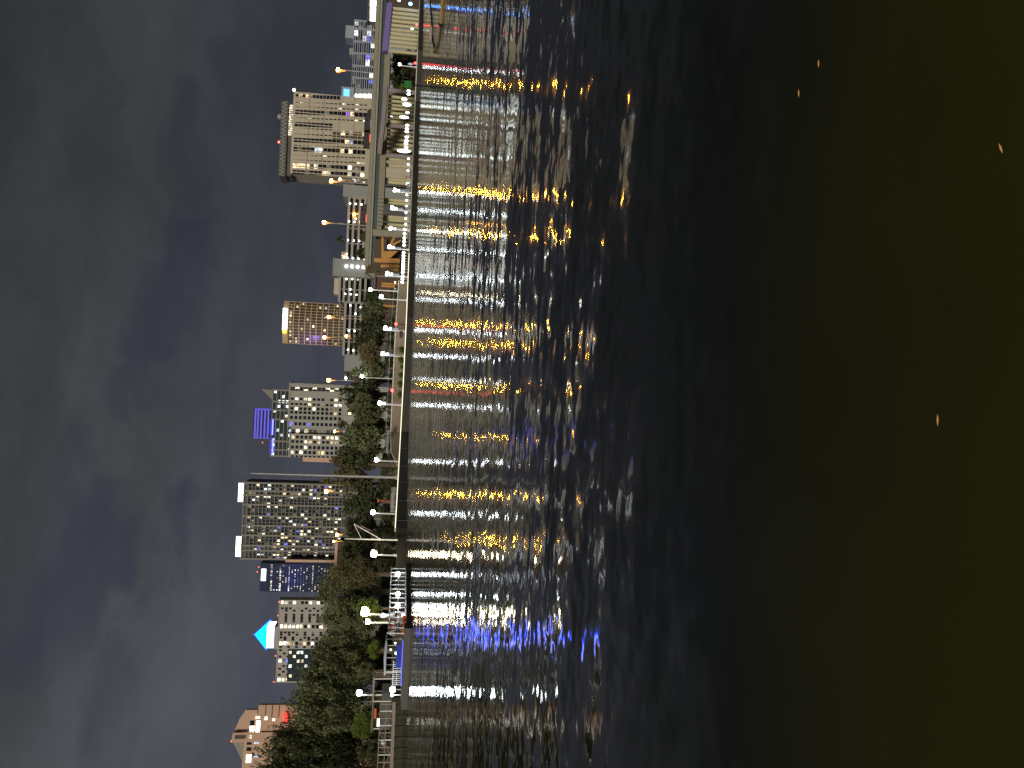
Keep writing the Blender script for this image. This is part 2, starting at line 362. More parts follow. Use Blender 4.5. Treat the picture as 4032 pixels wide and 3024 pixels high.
# beige hotel tower above the bridge
B = Bld('hotel_tower', 'broad beige hotel tower with zigzag roof band above the bridge', 372, 693, 1290, 1149, 540, 24)
B.body('beige_wall')
wide = [(441, 17), (489, 17), (551, 17), (587, 17), (652, 17), (677, 16)]
thin = [402, 420, 464, 505, 528, 571, 610, 630]
for k in range(17):
    X = 1166 + k * 16.7
    for Yc, wd in wide:
        Y = Yc + (k * 16.7) * .045; Xc = X - (Yc - 530) * .0454
        if k > 8 and Yc in (489,): continue
        q = .16 if Yc < 640 else .5
        mt = pick(('glass_dark', 1 - q), ('win_warm', q * .4), ('win_cream', q * .4), ('win_dim', q * .3), ('win_violet', .01), ('win_cool', .02))
        B.win_at(Xc, Y, wd, 14.4, mt)
    for Yc in thin:
        if k > 8 and Yc in (505, 528): continue
        B.win_at(X - (Yc - 530) * .0454, Yc + (k * 16.7) * .045, 4.2, 11.5, pick(('glass_dark', .9), ('win_cream', .06), ('win_white', .04)))
for k in range(9, 17):
    X = 1166 + k * 16.7
    for Yc in (516, 534): B.win_at(X - (Yc - 530) * .0454, Yc + k * .75, 15, 14, pick(('glass_brown', .85), ('win_warm', .15)))
for k in range(13):                                   # the strip of balconies on the corner nearest the office block
    B.win_at(1170 + k * 13.5, 378 + k * .6, 14, 11, pick(('glass_blue', .5), ('glass_dark', .3), ('win_dim', .25), ('win_warm', .12), ('win_blue', .08)))
mb = MB()
for Yc in (394, 411, 430, 452, 476, 497, 516, 540, 561, 579, 600, 620, 641, 664, 688):
    x = B.x(1290, Yc); mb.box(x - .28, x + .28, -.45, .05, 0, B.h - .8)
B.part('rib', mb, 'beige_wall')
mb = MB()
for X in (1213, 1272, 1333, 1392): mb.box(.2, B.w - .2, -.13, .02, B.z(X, 530) - .12, B.z(X, 530) + .12)
B.part('joint_lines', mb, 'dark_grey')
z0 = B.h; x0, x1 = B.x(1140, 688), B.x(1140, 402)
B.part('penthouse', MB().box(x0, x1, 3, 20, z0 - .5, z0 + 3.2), 'dark_grey')
mb = MB()
for k in range(14):
    mb.box(lerp(x0, x1, .56 + k * .031), lerp(x0, x1, .575 + k * .031), 2.4, 3.1, z0 - .2, z0 + 2.6)
B.part('gold_lights', mb, 'win_cream')
mb = MB(); n = 20; zb, zt = z0 + 3.2, z0 + 7.6
mb.box(x0 - .8, x1 + .8, 1.8, 21, zb, zt)
B.part('roof_band', mb, 'dark_grey')
mb = MB()
for k in range(n):
    a, c = lerp(x0 - .8, x1 + .8, k / n), lerp(x0 - .8, x1 + .8, (k + 1) / n); mid = (a + c) / 2
    mb.prism([(a, zb + .3), (mid, zt - 1.5), (c, zb + .3), (c, zb + 1.6), (mid, zt - .2), (a, zb + 1.6)], 1.45, 1.8)
B.part('zigzag_frieze', mb, 'roof_grey')
B.part('radar_dome', MB().ball((B.x(1105, 445), 8, zt + 1.4), 1.9, 12), 'white_wall')
B.part('roof_lamp', MB().ball((B.x(1157, 352), 1, B.z(1157, 352)), 1.0, 8), 'win_bright'); B.part('lamp_post', MB().tube([(B.x(1157, 352) , 1, B.h - 8), (B.x(1157, 352), 1, B.z(1157, 352))], .2, 6), 'dark_metal')
B.part('beacon', MB().ball((B.x(1105, 553), 4, zt + .9), .7, 8), 'beacon_red')
B.part('annex', MB().box(B.x(1430, 722), -.02, 2, 20, -1, B.z(1395, 705)), 'dark_grey')
for Y, X in ((708, 1398), (706, 1412), (716, 1432), (700, 1390)): B.win_at(X, Y, 8, 8, pick(('win_warm', 1), ('win_white', 1)), 2.0)
B.flush()

# blue-grey office block behind the bridge
B = Bld('office_block', 'blue grey office block with grid of windows behind the bridge', 84, 392, 1420, 1388, 640, 26)
B.body('blue_grey')
bays = [(84, 116), (116, 166), (166, 212), (212, 262), (262, 309), (309, 352)]
for f in range(5):
    for a, c in bays:
        for half in (0, 1):
            Y = lerp(a, c, .29 + .42 * half); X = 1405 + f * 17.0 - (Y - 84) * .052
            mt = pick(('glass_blue', .70), ('win_dim', .12), ('win_white', .13), ('win_blue', .03), ('win_cool', .03))
            B.win_at(X, Y, (c - a) * .45, 12.6, mt)
for f in range(5): B.win_at(1388 + f * 17, 378, 15, 13, 'win_bright')
mb = MB()
for a, c in bays:
    x = B.x(1430, a) ; mb.box(x - .6, x + .6, -.7, .05, 0, B.h)
B.part('pier', mb, 'blue_grey')
mb = MB()
for f in range(5):
    z = B.z(1396.5 + f * 17, 240); mb.box(0.2, B.w - .2, -.3, .05, z - .3, z + .3)
B.part('spandrel', mb, 'blue_grey')
B.part('plant_room', MB().box(B.x(1380, 142), B.x(1380, 92), 4, 18, B.h - .2, B.z(1359, 115)), 'blue_grey')
B.part('roof_unit', MB().box(B.x(1380, 205), B.x(1380, 178), 5, 12, B.h - .2, B.z(1374, 190)), 'grey_wall')
B.part('sign_box', MB().box(B.x(1365, 412), B.x(1365, 344), -1.2, 6, B.h - 2.5, B.z(1344, 378)), 'blue_grey')
B.part('sign_screen', MB().box(B.x(1364, 393), B.x(1364, 353), -1.4, -1.2, B.z(1376, 373), B.z(1353, 373)), 'screen_blue')
B.part('lower_wing', MB().box(B.x(1410, 478), 0, 1, 20, -1, B.z(1374, 440)), 'blue_grey')
for f in range(4):
    for Y in (404, 418, 434, 450, 465):
        B.win_at(1387 + f * 16.5, Y, 9, 10, pick(('glass_blue', .8), ('win_white', .2)), 1.0)
B.part('end_block', MB().box(B.x(1410, 515), B.x(1410, 478), -.5, 18, -1, B.z(1380, 497)), 'blue_grey')
B.part('lit_sign', MB().box(B.x(1408, 507), B.x(1408, 491), -.8, -.5, B.z(1422, 498), B.z(1398, 498)), 'screen_blue')
B.flush()
# low lit hall right at the edge behind the bridge parapet
B = Bld('lit_hall', 'low hall with glaring white windows beyond the office block', -60, 84, 1470, 1453, 420, 5)
B.body('grey_wall')
for Y in (-28, 14, 44, 71): B.win_at(1470, Y, 25, 24, 'win_bright')
B.part('roof', MB().box(-.3, B.w + .3, -.5, 5.5, B.h, B.h + .6), 'dark_grey'); B.part('plinth', MB().box(-.3, B.w + .3, -.6, -.05, -1, B.z(1484, 20)), 'brown_wall'); B.flush()

# parking garages
def garage(name, label, Yr, Yl, Xtop, Xbot, slabs, lights, d, mat_='concrete', ext=()):
    B = Bld(name, label, Yr, Yl, 1400, Xtop, d, 30, 'parking garage')
    B.part('core', MB().box(0, B.w, 4, 30, -1, B.h - .3), 'dark_grey')
    for X in slabs:
        z = B.z(X, (Yr + Yl) / 2); B.part('floor_slab', MB().box(-.2, B.w + .2, 0, 29, z - .62, z + .62), mat_)
    mb = MB(); nn = max(2, int(B.w / 7))
    for k in range(nn + 1): mb.box(lerp(0, B.w - .5, k / nn), lerp(0, B.w - .5, k / nn) + .5, .5, 1.1, -1, B.h - .5)
    B.part('column_row', mb, 'grey_wall')
    for X, Y, mt in lights:
        B.part('ceiling_light', MB().ball((B.x(X, Y), -.2, B.z(X, Y)), 3.0 * B.px(), 8), mt)
    return B
def zl(l, ox, oy, k, m='ceiling_lamp'): return [(ox + a / k, oy + c / k, m) for a, c in l]
B = garage('parking_garage', 'open parking garage with white ceiling lights behind the bridge', 778, 1021, 1366, 1450, (1370, 1390, 1413, 1434, 1455),
       zl([(385, 400), (493, 405), (603, 415), (710, 420), (365, 740), (475, 752), (585, 760), (690, 770), (495, 690), (347, 1100), (457, 1107), (563, 1115), (672, 1122), (320, 1370), (330, 1440), (437, 1447), (547, 1457), (655, 1465)], 1300, 720, 4.88) + [(1396, 846, 'lamp_orange'), (1446, 806, 'win_warm')], 470)
B.part('roof_shed', MB().box(B.x(1360, 1018), B.x(1360, 990), 2, 10, B.h - .3, B.h + 2.6), 'gold_frame'); B.part('shed_light', MB().box(B.x(1350, 1016), B.x(1350, 1002), 1.7, 2, B.h + .2, B.h + 2.2), 'win_cream')
B.part('stair_tower', MB().box(B.x(1400, 777.5), B.x(1400, 731), -1, 28, -1, B.z(1351, 755)), 'grey_wall')
B = garage('parking_garage', 'taller parking garage beside the blank grey tower, curved end towards the round tower', 1192, 1400, 1358, 1440, (1356, 1376, 1397, 1418, 1438),
       zl([(1305, 795), (1485, 830), (1395, 940), (1280, 1230), (1380, 1233), (1265, 1560), (1357, 1570)], 1080, 1020, 4.365), 474)
B.part('end_block', MB().box(B.x(1380, 1462), -.1, -.5, 20, -1, B.z(1356, 1430)), 'grey_wall')
B = garage('parking_deck', 'stepped parking deck wing adjoining the blank grey tower', 1091, 1191, 1334, 1440, (1337, 1354, 1375, 1396, 1417, 1438),
       zl([(1220, 600), (1317, 605), (1412, 615), (1308, 520), (1240, 345), (1340, 345)], 1080, 1020, 4.365) + [(1409, 1102, 'win_warm')], 472)
B.part('penthouse', MB().box(B.x(1325, 1156), B.x(1325, 1092), 4, 16, B.h - .3, B.z(1313, 1124)), 'beige_wall')
B = Bld('blank_tower', 'blank grey concrete stair tower between the two garages', 1022.5, 1090, 1400, 1314, 466, 24)
B.body('grey_wall'); B.part('coping', MB().box(-.3, B.w + .3, -.3, 24.3, B.h, B.h + .5), 'concrete')
for a, c in ((1240, 125), (1335, 127), (1433, 133), (1533, 142)):
    X, Y = 1080 + a / 4.365, 1020 + c / 4.365
    B.part('wall_light', MB().ball((B.x(X, Y), -.3, B.z(X, Y)), .8, 8), 'ceiling_lamp'); B.part('light_bracket', MB().box(B.x(X, Y) - .3, B.x(X, Y) + .3, -.35, .02, B.z(X, Y) - 2.2, B.z(X, Y) - .6), 'concrete')
B.flush()

# round tower with the white sign
d = 770
B = Bld('round_tower', 'curved golden apartment tower with long white sign at its top', 1190, 1352, 1200, 1112, d, 26)
def arc(o=0.0, n=14):
    pts = []
    for k in range(n + 1):
        f = k / n; pts.append((lerp(-o, B.w + o, f), -o + 7.0 * (1 - math.sin(math.pi * (0.12 + 0.76 * f))) / .64))
    return pts + [(B.w + o, 26), (-o, 26)]
B.part('wall', MB().plan(arc(), -1, B.h), 'glass_brown')
mb = MB()
fl = 20
for k in range(fl + 1): z = lerp(1, B.h - 4.5, k / fl); mb.plan(arc(.55), z - .45, z + .45)
B.part('balcony_slabs', mb, 'gold_frame')
mb = MB()
a = arc(.4)
for k in range(0, 15): mb.box(a[k][0] - .22, a[k][0] + .22, a[k][1] - .25, a[k][1] + .4, 0, B.h - 3)
B.part('mullions', mb, 'gold_frame')
B.part('parapet', MB().plan(arc(.7), B.h - 4.2, B.h), 'gold_frame')
def tower_y(x):
    f = min(1, max(0, x / B.w)); return 7.0 * (1 - math.sin(math.pi * (0.12 + 0.76 * f))) / .64
for k in range(fl):
    for j in range(13):
        f = (j + .5) / 13; x = f * B.w; z = lerp(1, B.h - 4.5, (k + .5) / fl)
        if rnd.random() < (.85 if k == fl - 1 else .20): B.win.append((x, z, 2.0, 1.7, pick(('win_warm', 3), ('win_cream', 3), ('win_white', 2), ('win_dim', 2)), tower_y(x) - .3))
x0, x1 = B.x(1116, 1298), B.x(1116, 1212)
for zf in (.25, .75):
    ld = bpy.data.lights.new('violet_floodlight', 'SPOT'); ld.energy = 26000; ld.color = (.38, .22, 1.0); ld.spot_size = rad(80); ld.spot_blend = .8; ld.shadow_soft_size = 1.0
    lo = bpy.data.objects.new('violet_floodlight', ld); COL.objects.link(lo); lo.location = B.root.location + Vector((-16, -14, B.h * zf))
    lo.rotation_euler = (Vector((18, 20, 2))).to_track_quat('-Z', 'Y').to_euler()
mb = MB()
for k in range(9): mb.box(lerp(x0, x1, k / 9), lerp(x0, x1, (k + .86) / 9), -1.4, -.9, B.h - 4.4, B.h - .2)
B.part('roof_sign', mb, 'sign_white'); B.part('sign_emblem', MB().ball((B.x(1110, 1304), -1, B.h - 2.4), 2.0, 10), 'sign_yellow')
B.flush()

# pair of pale slabs with the glass tower behind
B = Bld('pale_slab', 'pale concrete apartment slab nearer the round tower, lit windows in rows', 1512, 1686, 1250, 1140, 600, 20)
B.body('white_wall')
for k in range(12):
    X = 1150 + k * 17.2
    for Yc, wd in ((1570, 11), (1591, 11), (1608, 13), (1624, 14), (1643, 14), (1668, 14)):
        q = .30 if Yc < 1615 else .07
        B.win_at(X - (Yc - 1600) * .0454, Yc + k * .55, wd * .85, 10.5, pick(('glass_dark', 1 - q), ('win_cream', q), ('win_white', q * .4), ('win_warm', q * .4), ('win_blue', .025), ('win_pink', .02), ('win_dim', q * .3)))
    for Yc in (1527, 1534): B.win_at(X - (Yc - 1600) * .0454, Yc + k * .5, 6, 15, pick(('glass_dark', .85), ('win_cream', .15)))
B.part('cornice', MB().box(-.3, B.w + .3, -.4, 20.3, B.h, B.h + .9), 'white_wall')
mb = MB()
for Yc in (1519, 1545, 1580, 1600, 1634, 1656): x = B.x(1250, Yc); mb.box(x - .35, x + .35, -.4, .02, 0, B.h)
B.part('rib', mb, 'white_wall')
B.part('link_block', MB().box(B.x(1250, 1707), -.02, 4, 18, -1, B.h - 1.5), 'grey_wall')
for k in range(12): B.win_at(1152 + k * 17.2, 1697 + k * .5, 12, 13, pick(('glass_brown', .7), ('win_dim', .3), ('win_cream', .15)), 4.0)
B.flush()
B = Bld('pale_slab', 'second pale apartment slab with warm windows, nearer the tall mast', 1710, 1802, 1250, 1142, 600, 20)
B.body('white_wall')
for k in range(12):
    X = 1152 + k * 17.2
    for Yc, wd in ((1720, 13), (1738, 12), (1760, 14), (1780, 14)):
        q = .42 if Yc < 1745 else .08
        B.win_at(X - (Yc - 1755) * .0454, Yc + k * .5, wd * .85, 10.5, pick(('glass_dark', 1 - q), ('win_cream', q), ('win_warm', q * .5), ('win_blue', .03)))
    B.win_at(X, 1796 + k * .45, 6, 10, 'glass_dark')
B.part('cornice', MB().box(-.3, B.w + .3, -.4, 20.3, B.h, B.h + .9), 'white_wall')
B.part('end_balconies', MB().box(-3.5, -.02, 3, 17, -1, B.h - 9), 'salmon'); B.flush()
B = Bld('glass_tower', 'glass tower with violet crown and blue neon bars, rising behind the pale slabs', 1536, 1797, 1120, 1068, 900, 30)
B.body('glass_teal')
mb = MB()
for Yc in (1537, 1582, 1616, 1652, 1738, 1772, 1796): x = B.x(1120, Yc); mb.box(x - .9, x + .9, -1, .05, 0, B.h)
for k in range(20): z = B.h - .6 - k * 4.2; mb.box(0, B.w, -.7, .05, z - .5, z + .5)
B.part('facade_frame', mb, 'frame_grey')
for k in range(5):
    for j in range(14):
        if rnd.random() < .25: B.win.append((lerp(2, B.w - 2, j / 13), B.h - 3 - k * 4.2, 3, 2.4, pick(('win_white', 2), ('win_cream', 1), ('win_cool', 1)), 0.0))
B.part('corner_fin', MB().prism([(B.x(1066, 1575), B.h), (B.x(1066, 1536), B.h), (B.x(1030, 1533), B.z(1030, 1533))], 1, 3), 'frame_grey')
B.beacon(1046, 1544, .8); B.beacon(1032, 1743, .55)
cx0, cx1 = B.x(1040, 1728), B.x(1040, 1612)
B.part('crown', MB().box(cx0 + 1, cx1 - 1, 3, 24, B.h - 1, B.z(995, 1670)), 'glass_blue')
mb = MB()
for X in (1003, 1014, 1027, 1041, 1054): z = B.z(X, 1670); mb.box(cx0, cx1, 2, 25, z - .9, z + .9)
B.part('violet_bands', mb, 'crown_violet')
for a, c in ((1712, 1652), (1785, 1725)):
    B.part('neon_bar', MB().box(B.x(1074, a), B.x(1074, c), -1.8, -1.1, B.z(1077, (a + c) / 2), B.z(1072, (a + c) / 2)), 'neon_blue')
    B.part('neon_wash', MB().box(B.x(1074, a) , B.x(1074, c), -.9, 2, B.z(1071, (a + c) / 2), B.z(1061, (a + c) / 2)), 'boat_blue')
B.flush()

# big grid apartment tower
B = Bld('grid_tower', 'wide apartment tower with grid facade, many coloured windows and two white roof signs', 1905, 2203, 1150, 955, 700, 26)
B.body('dark_grey')
FL = 25; z1 = B.z(972, 2050); zs = [lerp(z1, B.z(1345, 2050), k / FL) for k in range(FL + 1)]
bounds = [1905, 1936, 1953, 1990, 2034, 2072, 2110, 2150, 2169, 2202]
mb = MB()
for z in zs: mb.box(0, B.w, -.8, .05, z - .28, z + .28)
mb.box(0, B.w, -.8, .05, B.h - .6, B.h + .2)
for Yc in bounds: x = B.x(1150, Yc); mb.box(x - .75, x + .75, -1.0, .05, 0, z1 + 4)
B.part('facade_frame', mb, 'frame_grey')
for k in range(FL):
    z = (zs[k] + zs[k + 1]) / 2
    for a, c in zip(bounds, bounds[1:]):
        n = 1 if c - a < 18 else (2 if c - a < 32 else 3)
        for j in range(n):
            Y = lerp(a, c, (j + .5) / n); x = B.x(1150, Y); ww = (c - a) / n * B.px() - 1.1
            mt = pick(('glass_dark', .64), ('glass_teal', .28), ('win_warm', .065), ('win_cream', .075), ('win_white', .045), ('win_dim', .18), ('win_blue', .022), ('win_violet', .018), ('win_cool', .02))
            B.win.append((x, z, ww * (rnd.uniform(.55, .9) if mt in LIT else 1), 2.1 if mt in LIT else 2.5, mt, 0.0))
for Ya, Yb, lo, hi in ((1976, 1902, 960, 950), (2192, 2112, 952, 934)):
    x0, x1 = B.x(955, Ya), B.x(955, Yb); z = B.h + .6
    mb = MB()
    for k in range(8): mb.box(lerp(x0, x1, k / 8), lerp(x0, x1, (k + .9) / 8), .2, 1.0, z, z + 3.9)
    mb.box(*(sorted((x1 - 3.6, x1)) if Ya < 2000 else (x0, x0 + 4)), .2, 1.0, z - 3.4, z)
    B.part('roof_sign', mb, 'sign_white'); B.part('sign_rack', MB().box(x0, x1, 1.1, 1.5, B.h, z + 3), 'dark_metal')
B.beacon(927, 2183, .7)
B.part('parapet_frame', MB().box(0, B.w, .4, .8, B.h - .1, B.h + .55), 'frame_grey')
B.flush()
B = Bld('podium_wing', 'narrow wing with an orange lit edge between grid tower and dark glass tower', 2205, 2217, 1240, 1124, 690, 10)
B.body('dark_grey'); B.part('lit_edge', MB().box(B.w * .3, B.w + .2, -.5, .0, 0, B.h), 'salmon')
B.part('cornice', MB().box(-11, B.w + 16, -1.6, 6, B.z(1328, 2200), B.z(1317, 2200)), 'salmon'); B.part('podium', MB().box(-10, B.w + 15, -1, 6, -1, B.z(1329, 2200)), 'brown_wall'); B.flush()
# dark glass tower
B = Bld('dark_tower', 'dark blue glass office tower with rows of lit floors and a white sign', 2219, 2330, 1150, 1024, 950, 30)
B.body('glass_blue')
for k in range(23):
    X = 1068 + k * 11.6
    full = k in (0, 3, 6, 14)
    for j in range(13):
        Y = 2226 + j * 8 + k * .35
        if full or rnd.random() < (.34 if k > 1 else .12): B.win_at(X - (Y - 2275) * .0454, Y, 5.6 if full else 4.2, 5 if k in (0, 3) else 3.6, pick(('win_cream', 5), ('win_white', 3), ('win_cool', 1), ('win_dim', 4)))
mb = MB()
for k in range(26): z = B.z(1056 + k * 11.6, 2275); mb.box(0, B.w, -.25, .05, z - .25, z + .25)
B.part('floor_bands', mb, 'glass_teal')
x0, x1 = B.x(1038, 2286), B.x(1038, 2239); mb = MB()
for k in range(6): mb.box(lerp(x0, x1, k / 6), lerp(x0, x1, (k + .9) / 6), -.9, -.3, B.z(1047, 2262), B.z(1029, 2262))
B.part('wall_sign', mb, 'sign_white'); B.beacon(1017, 2235, .5); B.beacon(1011, 2254, .5); B.flush()
# perforated white block
B = Bld('perforated_block', 'white apartment block with staggered dark windows and red roof lights', 2362, 2688, 1110, 1095, 620, 8)
B.body('pale_wall')
for k in range(11):
    for Yc in (2395, 2404, 2420, 2429, 2437, 2446, 2490, 2499, 2510, 2518, 2547, 2560, 2573, 2585, 2622, 2633, 2645, 2657):
        if (k + int(Yc / 4)) % 2 and rnd.random() < .88: continue
        if Yc > 2555 and k > 2: continue
        B.win_at(1106 + k * 15.6 - (Yc - 2525) * .0454, Yc + k * .15, 7.6, 10.2, pick(('glass_dark', .93), ('win_dim', .07)))
    for Yc, wd in ((2372, 11), (2466, 13), (2533, 13), (2601, 12), (2676, 12)):
        if Yc > 2555 and k > 2: continue
        B.win_at(1106 + k * 15.6 - (Yc - 2525) * .0454, Yc + k * .15, wd, 11, pick(('glass_dark', .3), ('win_cream', .32), ('win_warm', .2), ('win_white', .15), ('win_dim', .2), ('win_blue', .03)))
gz = B.z(1132, 2620); B.part('glass_front', MB().box(B.x(1160, 2682), B.x(1160, 2556), -.5, .0, 0, gz), 'glass_teal')
for k in range(5):
    for Y in (2568, 2584, 2602, 2622, 2640, 2660): B.win_at(1143 + k * 15.6, Y, 11, 10, pick(('glass_teal', .6), ('win_white', .2), ('win_cream', .2)), -.5)
for X, Y in ((1098, 2372), (1094, 2425), (1084, 2584), (1077, 2686)): B.beacon(X, Y, .55)
B.part('roof_edge', MB().box(-.2, B.w + .2, -.3, 8.2, B.h, B.h + .5), 'salmon'); B.flush()
# tower with the blue pyramid behind it
B = Bld('pyramid_tower', 'tower top with glowing blue pyramid roof above a white lit band', 2468, 2556, 1062, 1078, 820, 22)
B.body('blue_grey'); z0 = B.h
B.part('lit_band', MB().box(1.0, B.w - 1, .6, 21, z0, B.z(1051, 2512)), 'sign_white')
za = B.z(1051, 2512) + .3; zt = B.z(994, 2513); xm = B.w / 2; mb = MB()
q = [(-.6, 0, za), (B.w + .6, 0, za), (B.w + .6, 22, za), (-.6, 22, za)]
for k in range(4): mb.face([q[k], q[(k + 1) % 4], (xm, 11, zt)])
mb.face(q[::-1]); B.part('pyramid_roof', mb, 'pyramid_blue'); B.part('finial', MB().tube([(xm, 11, zt - 1), (xm, 11, zt + 3)], .2, 6), 'steel'); B.flush()
# salmon building at the edge
B = Bld('salmon_building', 'salmon stone building with stepped sloping roofs and a red sign', 2795, 3090, 1050, 1010, 520, 8)
zz = lambda X, Y: B.z(X, Y); xx = lambda X, Y: B.x(X, Y)
B.part('wall', MB().prism([(xx(1100, 2900), -1), (xx(1100, 2795), -1), (xx(1010, 2795), zz(1008, 2795)), (xx(1010, 2900), zz(1000, 2900))], 0, 6), 'salmon')
B.part('upper_storey', MB().prism([(xx(1000, 2896), zz(1006, 2896)), (xx(1000, 2815), zz(1001, 2815)), (xx(955, 2815), zz(955, 2815)), (xx(930, 2850), zz(930, 2850)), (xx(912, 2898), zz(912, 2898))], 1.5, 7), 'salmon')
B.part('corner_tower', MB().prism([(xx(1000, 2932), -1), (xx(1000, 2896.5), -1), (xx(1000, 2896.5), zz(910, 2896)), (xx(1000, 2932), zz(905, 2932))], -1.5, 7), 'salmon')
B.part('left_wing', MB().box(xx(1000, 3090), xx(1000, 2932.5), 1, 8, -1, zz(950, 2985)), 'salmon')
B.part('roof', MB().prism([(xx(950, 3006), zz(948, 3006)), (xx(950, 2932.5), zz(950, 2932)), (xx(905, 2932.5), zz(905, 2932))], 2, 8), 'roof_grey')
for X, Y, a, c in ((1006, 2842, 20, 9), (1038, 2844, 14, 13), (1070, 2850, 14, 9)): B.win_at(X, Y, c, a * .8, 'win_cream')
B.win_at(1008, 2875, 40, 14, 'win_bright')
B.win_at(983, 2885, 18, 17, 'win_bright', 1.5); B.win_at(983, 2864, 18, 17, 'glass_dark', 1.5)
B.win_at(940, 2913, 14, 40, 'glass_brown', -1.5); B.win_at(980, 2912, 12, 10, 'win_cream', -1.5)
for Y, mt in ((2938, 'glass_dark'), (2961, 'glass_dark'), (2988, 'win_bright'), (3004, 'win_bright')): B.win_at(974, Y, 13, 18, mt, 1.0)
for Y, mt in ((2934, 'win_cool'), (2957, 'win_dim'), (2984, 'win_cool'), (3008, 'win_dim')): B.win_at(1004, Y, 13, 16, mt, 1.0)
mb = MB()
for X in (1036, 1062, 1090): z = zz(X, 2820); mb.box(xx(1050, 2842), xx(1050, 2796), -.25, .02, z - .2, z + .2)
B.part('joint_lines', mb, 'brown_wall')
pts = [(1108, 2824), (1112, 2829), (1117, 2826), (1116, 2834), (1122, 2836), (1117, 2841), (1121, 2846), (1116, 2850), (1126, 2853), (1121, 2858)]
B.part('neon_sign', MB().tube([(xx(a + 8, c), -2.5, zz(a, c)) for a, c in pts], .75, 8), 'neon_red')
B.beacon(903, 2932, .75); B.flush(); B.root.rotation_euler.z = rad(13)
# brown low building under the bridge end
B = Bld('brown_hall', 'low brown hall with orange pillars beyond the bridge end', 1092, 1250, 1530, 1476, 300, 14)
B.body('brown_wall')
for Y in (1118, 1128, 1205): B.part('pillar', MB().box(B.x(1530, Y) - .35, B.x(1530, Y) + .35, -.5, 0, 0, B.h * .8), 'timber_orange')
for k in range(9): B.win_at(1556, 1110 + k * 4.5, 2.6, 5, pick(('win_bright', 1), ('win_warm', 1)))
B.win_at(1525, 1232, 30, 40, 'glass_brown')
B.part('roof', MB().box(-.6, B.w + .6, -.8, 14.5, B.h, B.h + .5), 'tarp'); B.flush()

# ------------------------------------------------------------------ elevated highway
BD = 262.0
br = thing('elevated_highway', 'long elevated highway bridge on many columns crossing behind the riverwalk', 'bridge', (0, BD, GZ))
zt = P(1468, 300, BD).z; ppx = BD / FPX
xl, xr = P(1450, 1055, BD).x, P(1480, -1100, BD).x
def bpart(name, mb, m): o = mb.build(name, m, br); o.location = (0, -BD, -GZ); return o
bpart('deck', MB().box(xl, xr, BD, BD + 13, zt - 2.0, zt - 1.1), 'concrete')
mb = MB(); n = 22
for k in range(n): mb.box(lerp(xl, xr, k / n), lerp(xl, xr, (k + 1) / n) - .06, BD - .2, BD + .2, zt - 1.3, zt)
bpart('parapet', mb, 'tan_concrete')
bpart('far_parapet', MB().box(xl, xr, BD + 12.6, BD + 13, zt - 1.1, zt), 'tan_concrete')
bpart('girder', MB().box(xl, xr, BD + .5, BD + 12.4, zt - 3.3, zt - 2.0), 'girder_paint')
def pier_line(Ya, Yb, drop):                         # cap beam spanning columns Ya..Yb
    x0, x1 = P(1520, Yb, BD).x, P(1520, Ya, BD).x
    bpart('pier_cap', MB().box(x0, x1, BD + .2, BD + 11, zt - 3.3 - drop, zt - 3.35), 'tan_concrete')
pier_line(205, 770, 1.9); pier_line(775, 915, 1.5)
for Y, rpx, Xb in [(372, 6, 1605), (389, 6, 1605), (405, 5, 1605), (419, 6, 1604), (437, 6, 1604), (453, 6, 1603), (471, 7, 1603), (489, 6, 1602), (507, 5, 1601), (522, 6, 1601), (541, 7, 1600), (560, 6, 1599), (578, 7, 1598),
                  (620, 6, 1597), (645, 7, 1597), (700, 6, 1594), (712, 7, 1594), (782, 6, 1592), (794, 6, 1591), (850, 7, 1588), (862, 6, 1588), (880, 6, 1588), (893, 5, 1588)]:
    x = P(1560, Y, BD).x; r = rpx * ppx
    bpart('column', MB().lathe([(r, GZ - .3), (r, zt - 5.0), (r * 1.25, zt - 4.3)], 10, (x, BD + 2.5, 0)), 'column_paint')
bpart('end_pier', MB().box(P(1530, 933, BD).x, P(1530, 908, BD).x, BD - .5, BD + 12, GZ - .2, zt - 2.2), 'tan_concrete')
mb = MB()
for k in range(8):
    x = P(1495, 778 + k * 15, BD).x; mb.box(x - .5, x + .5, BD - 1, BD + .15, zt - 5.2, zt - 3.5)
bpart('beam_ends', mb, 'tan_concrete')
# near column group at the picture's edge
for Y in (38, 55, 71, 87, 104, 121, 137, 153, 169, 185, 206):
    x = P(1590, Y, 247).x
    bpart('column', MB().lathe([(.50, GZ - .3), (.50, P(1535, Y, 247).z)], 10, (x, 247, 0)), 'column_paint')
bpart('pier_cap', MB().prism([(P(1526, 200, 246).x, P(1526, 200, 246).z), (P(1545, 10, 246).x, P(1545, 10, 246).z), (P(1524, 10, 246).x, P(1524, 10, 246).z), (P(1504, 200, 246).x, P(1504, 200, 246).z)], 246, 249), 'violet_lit_concrete')  # purple light on the cap is painted into its base colour
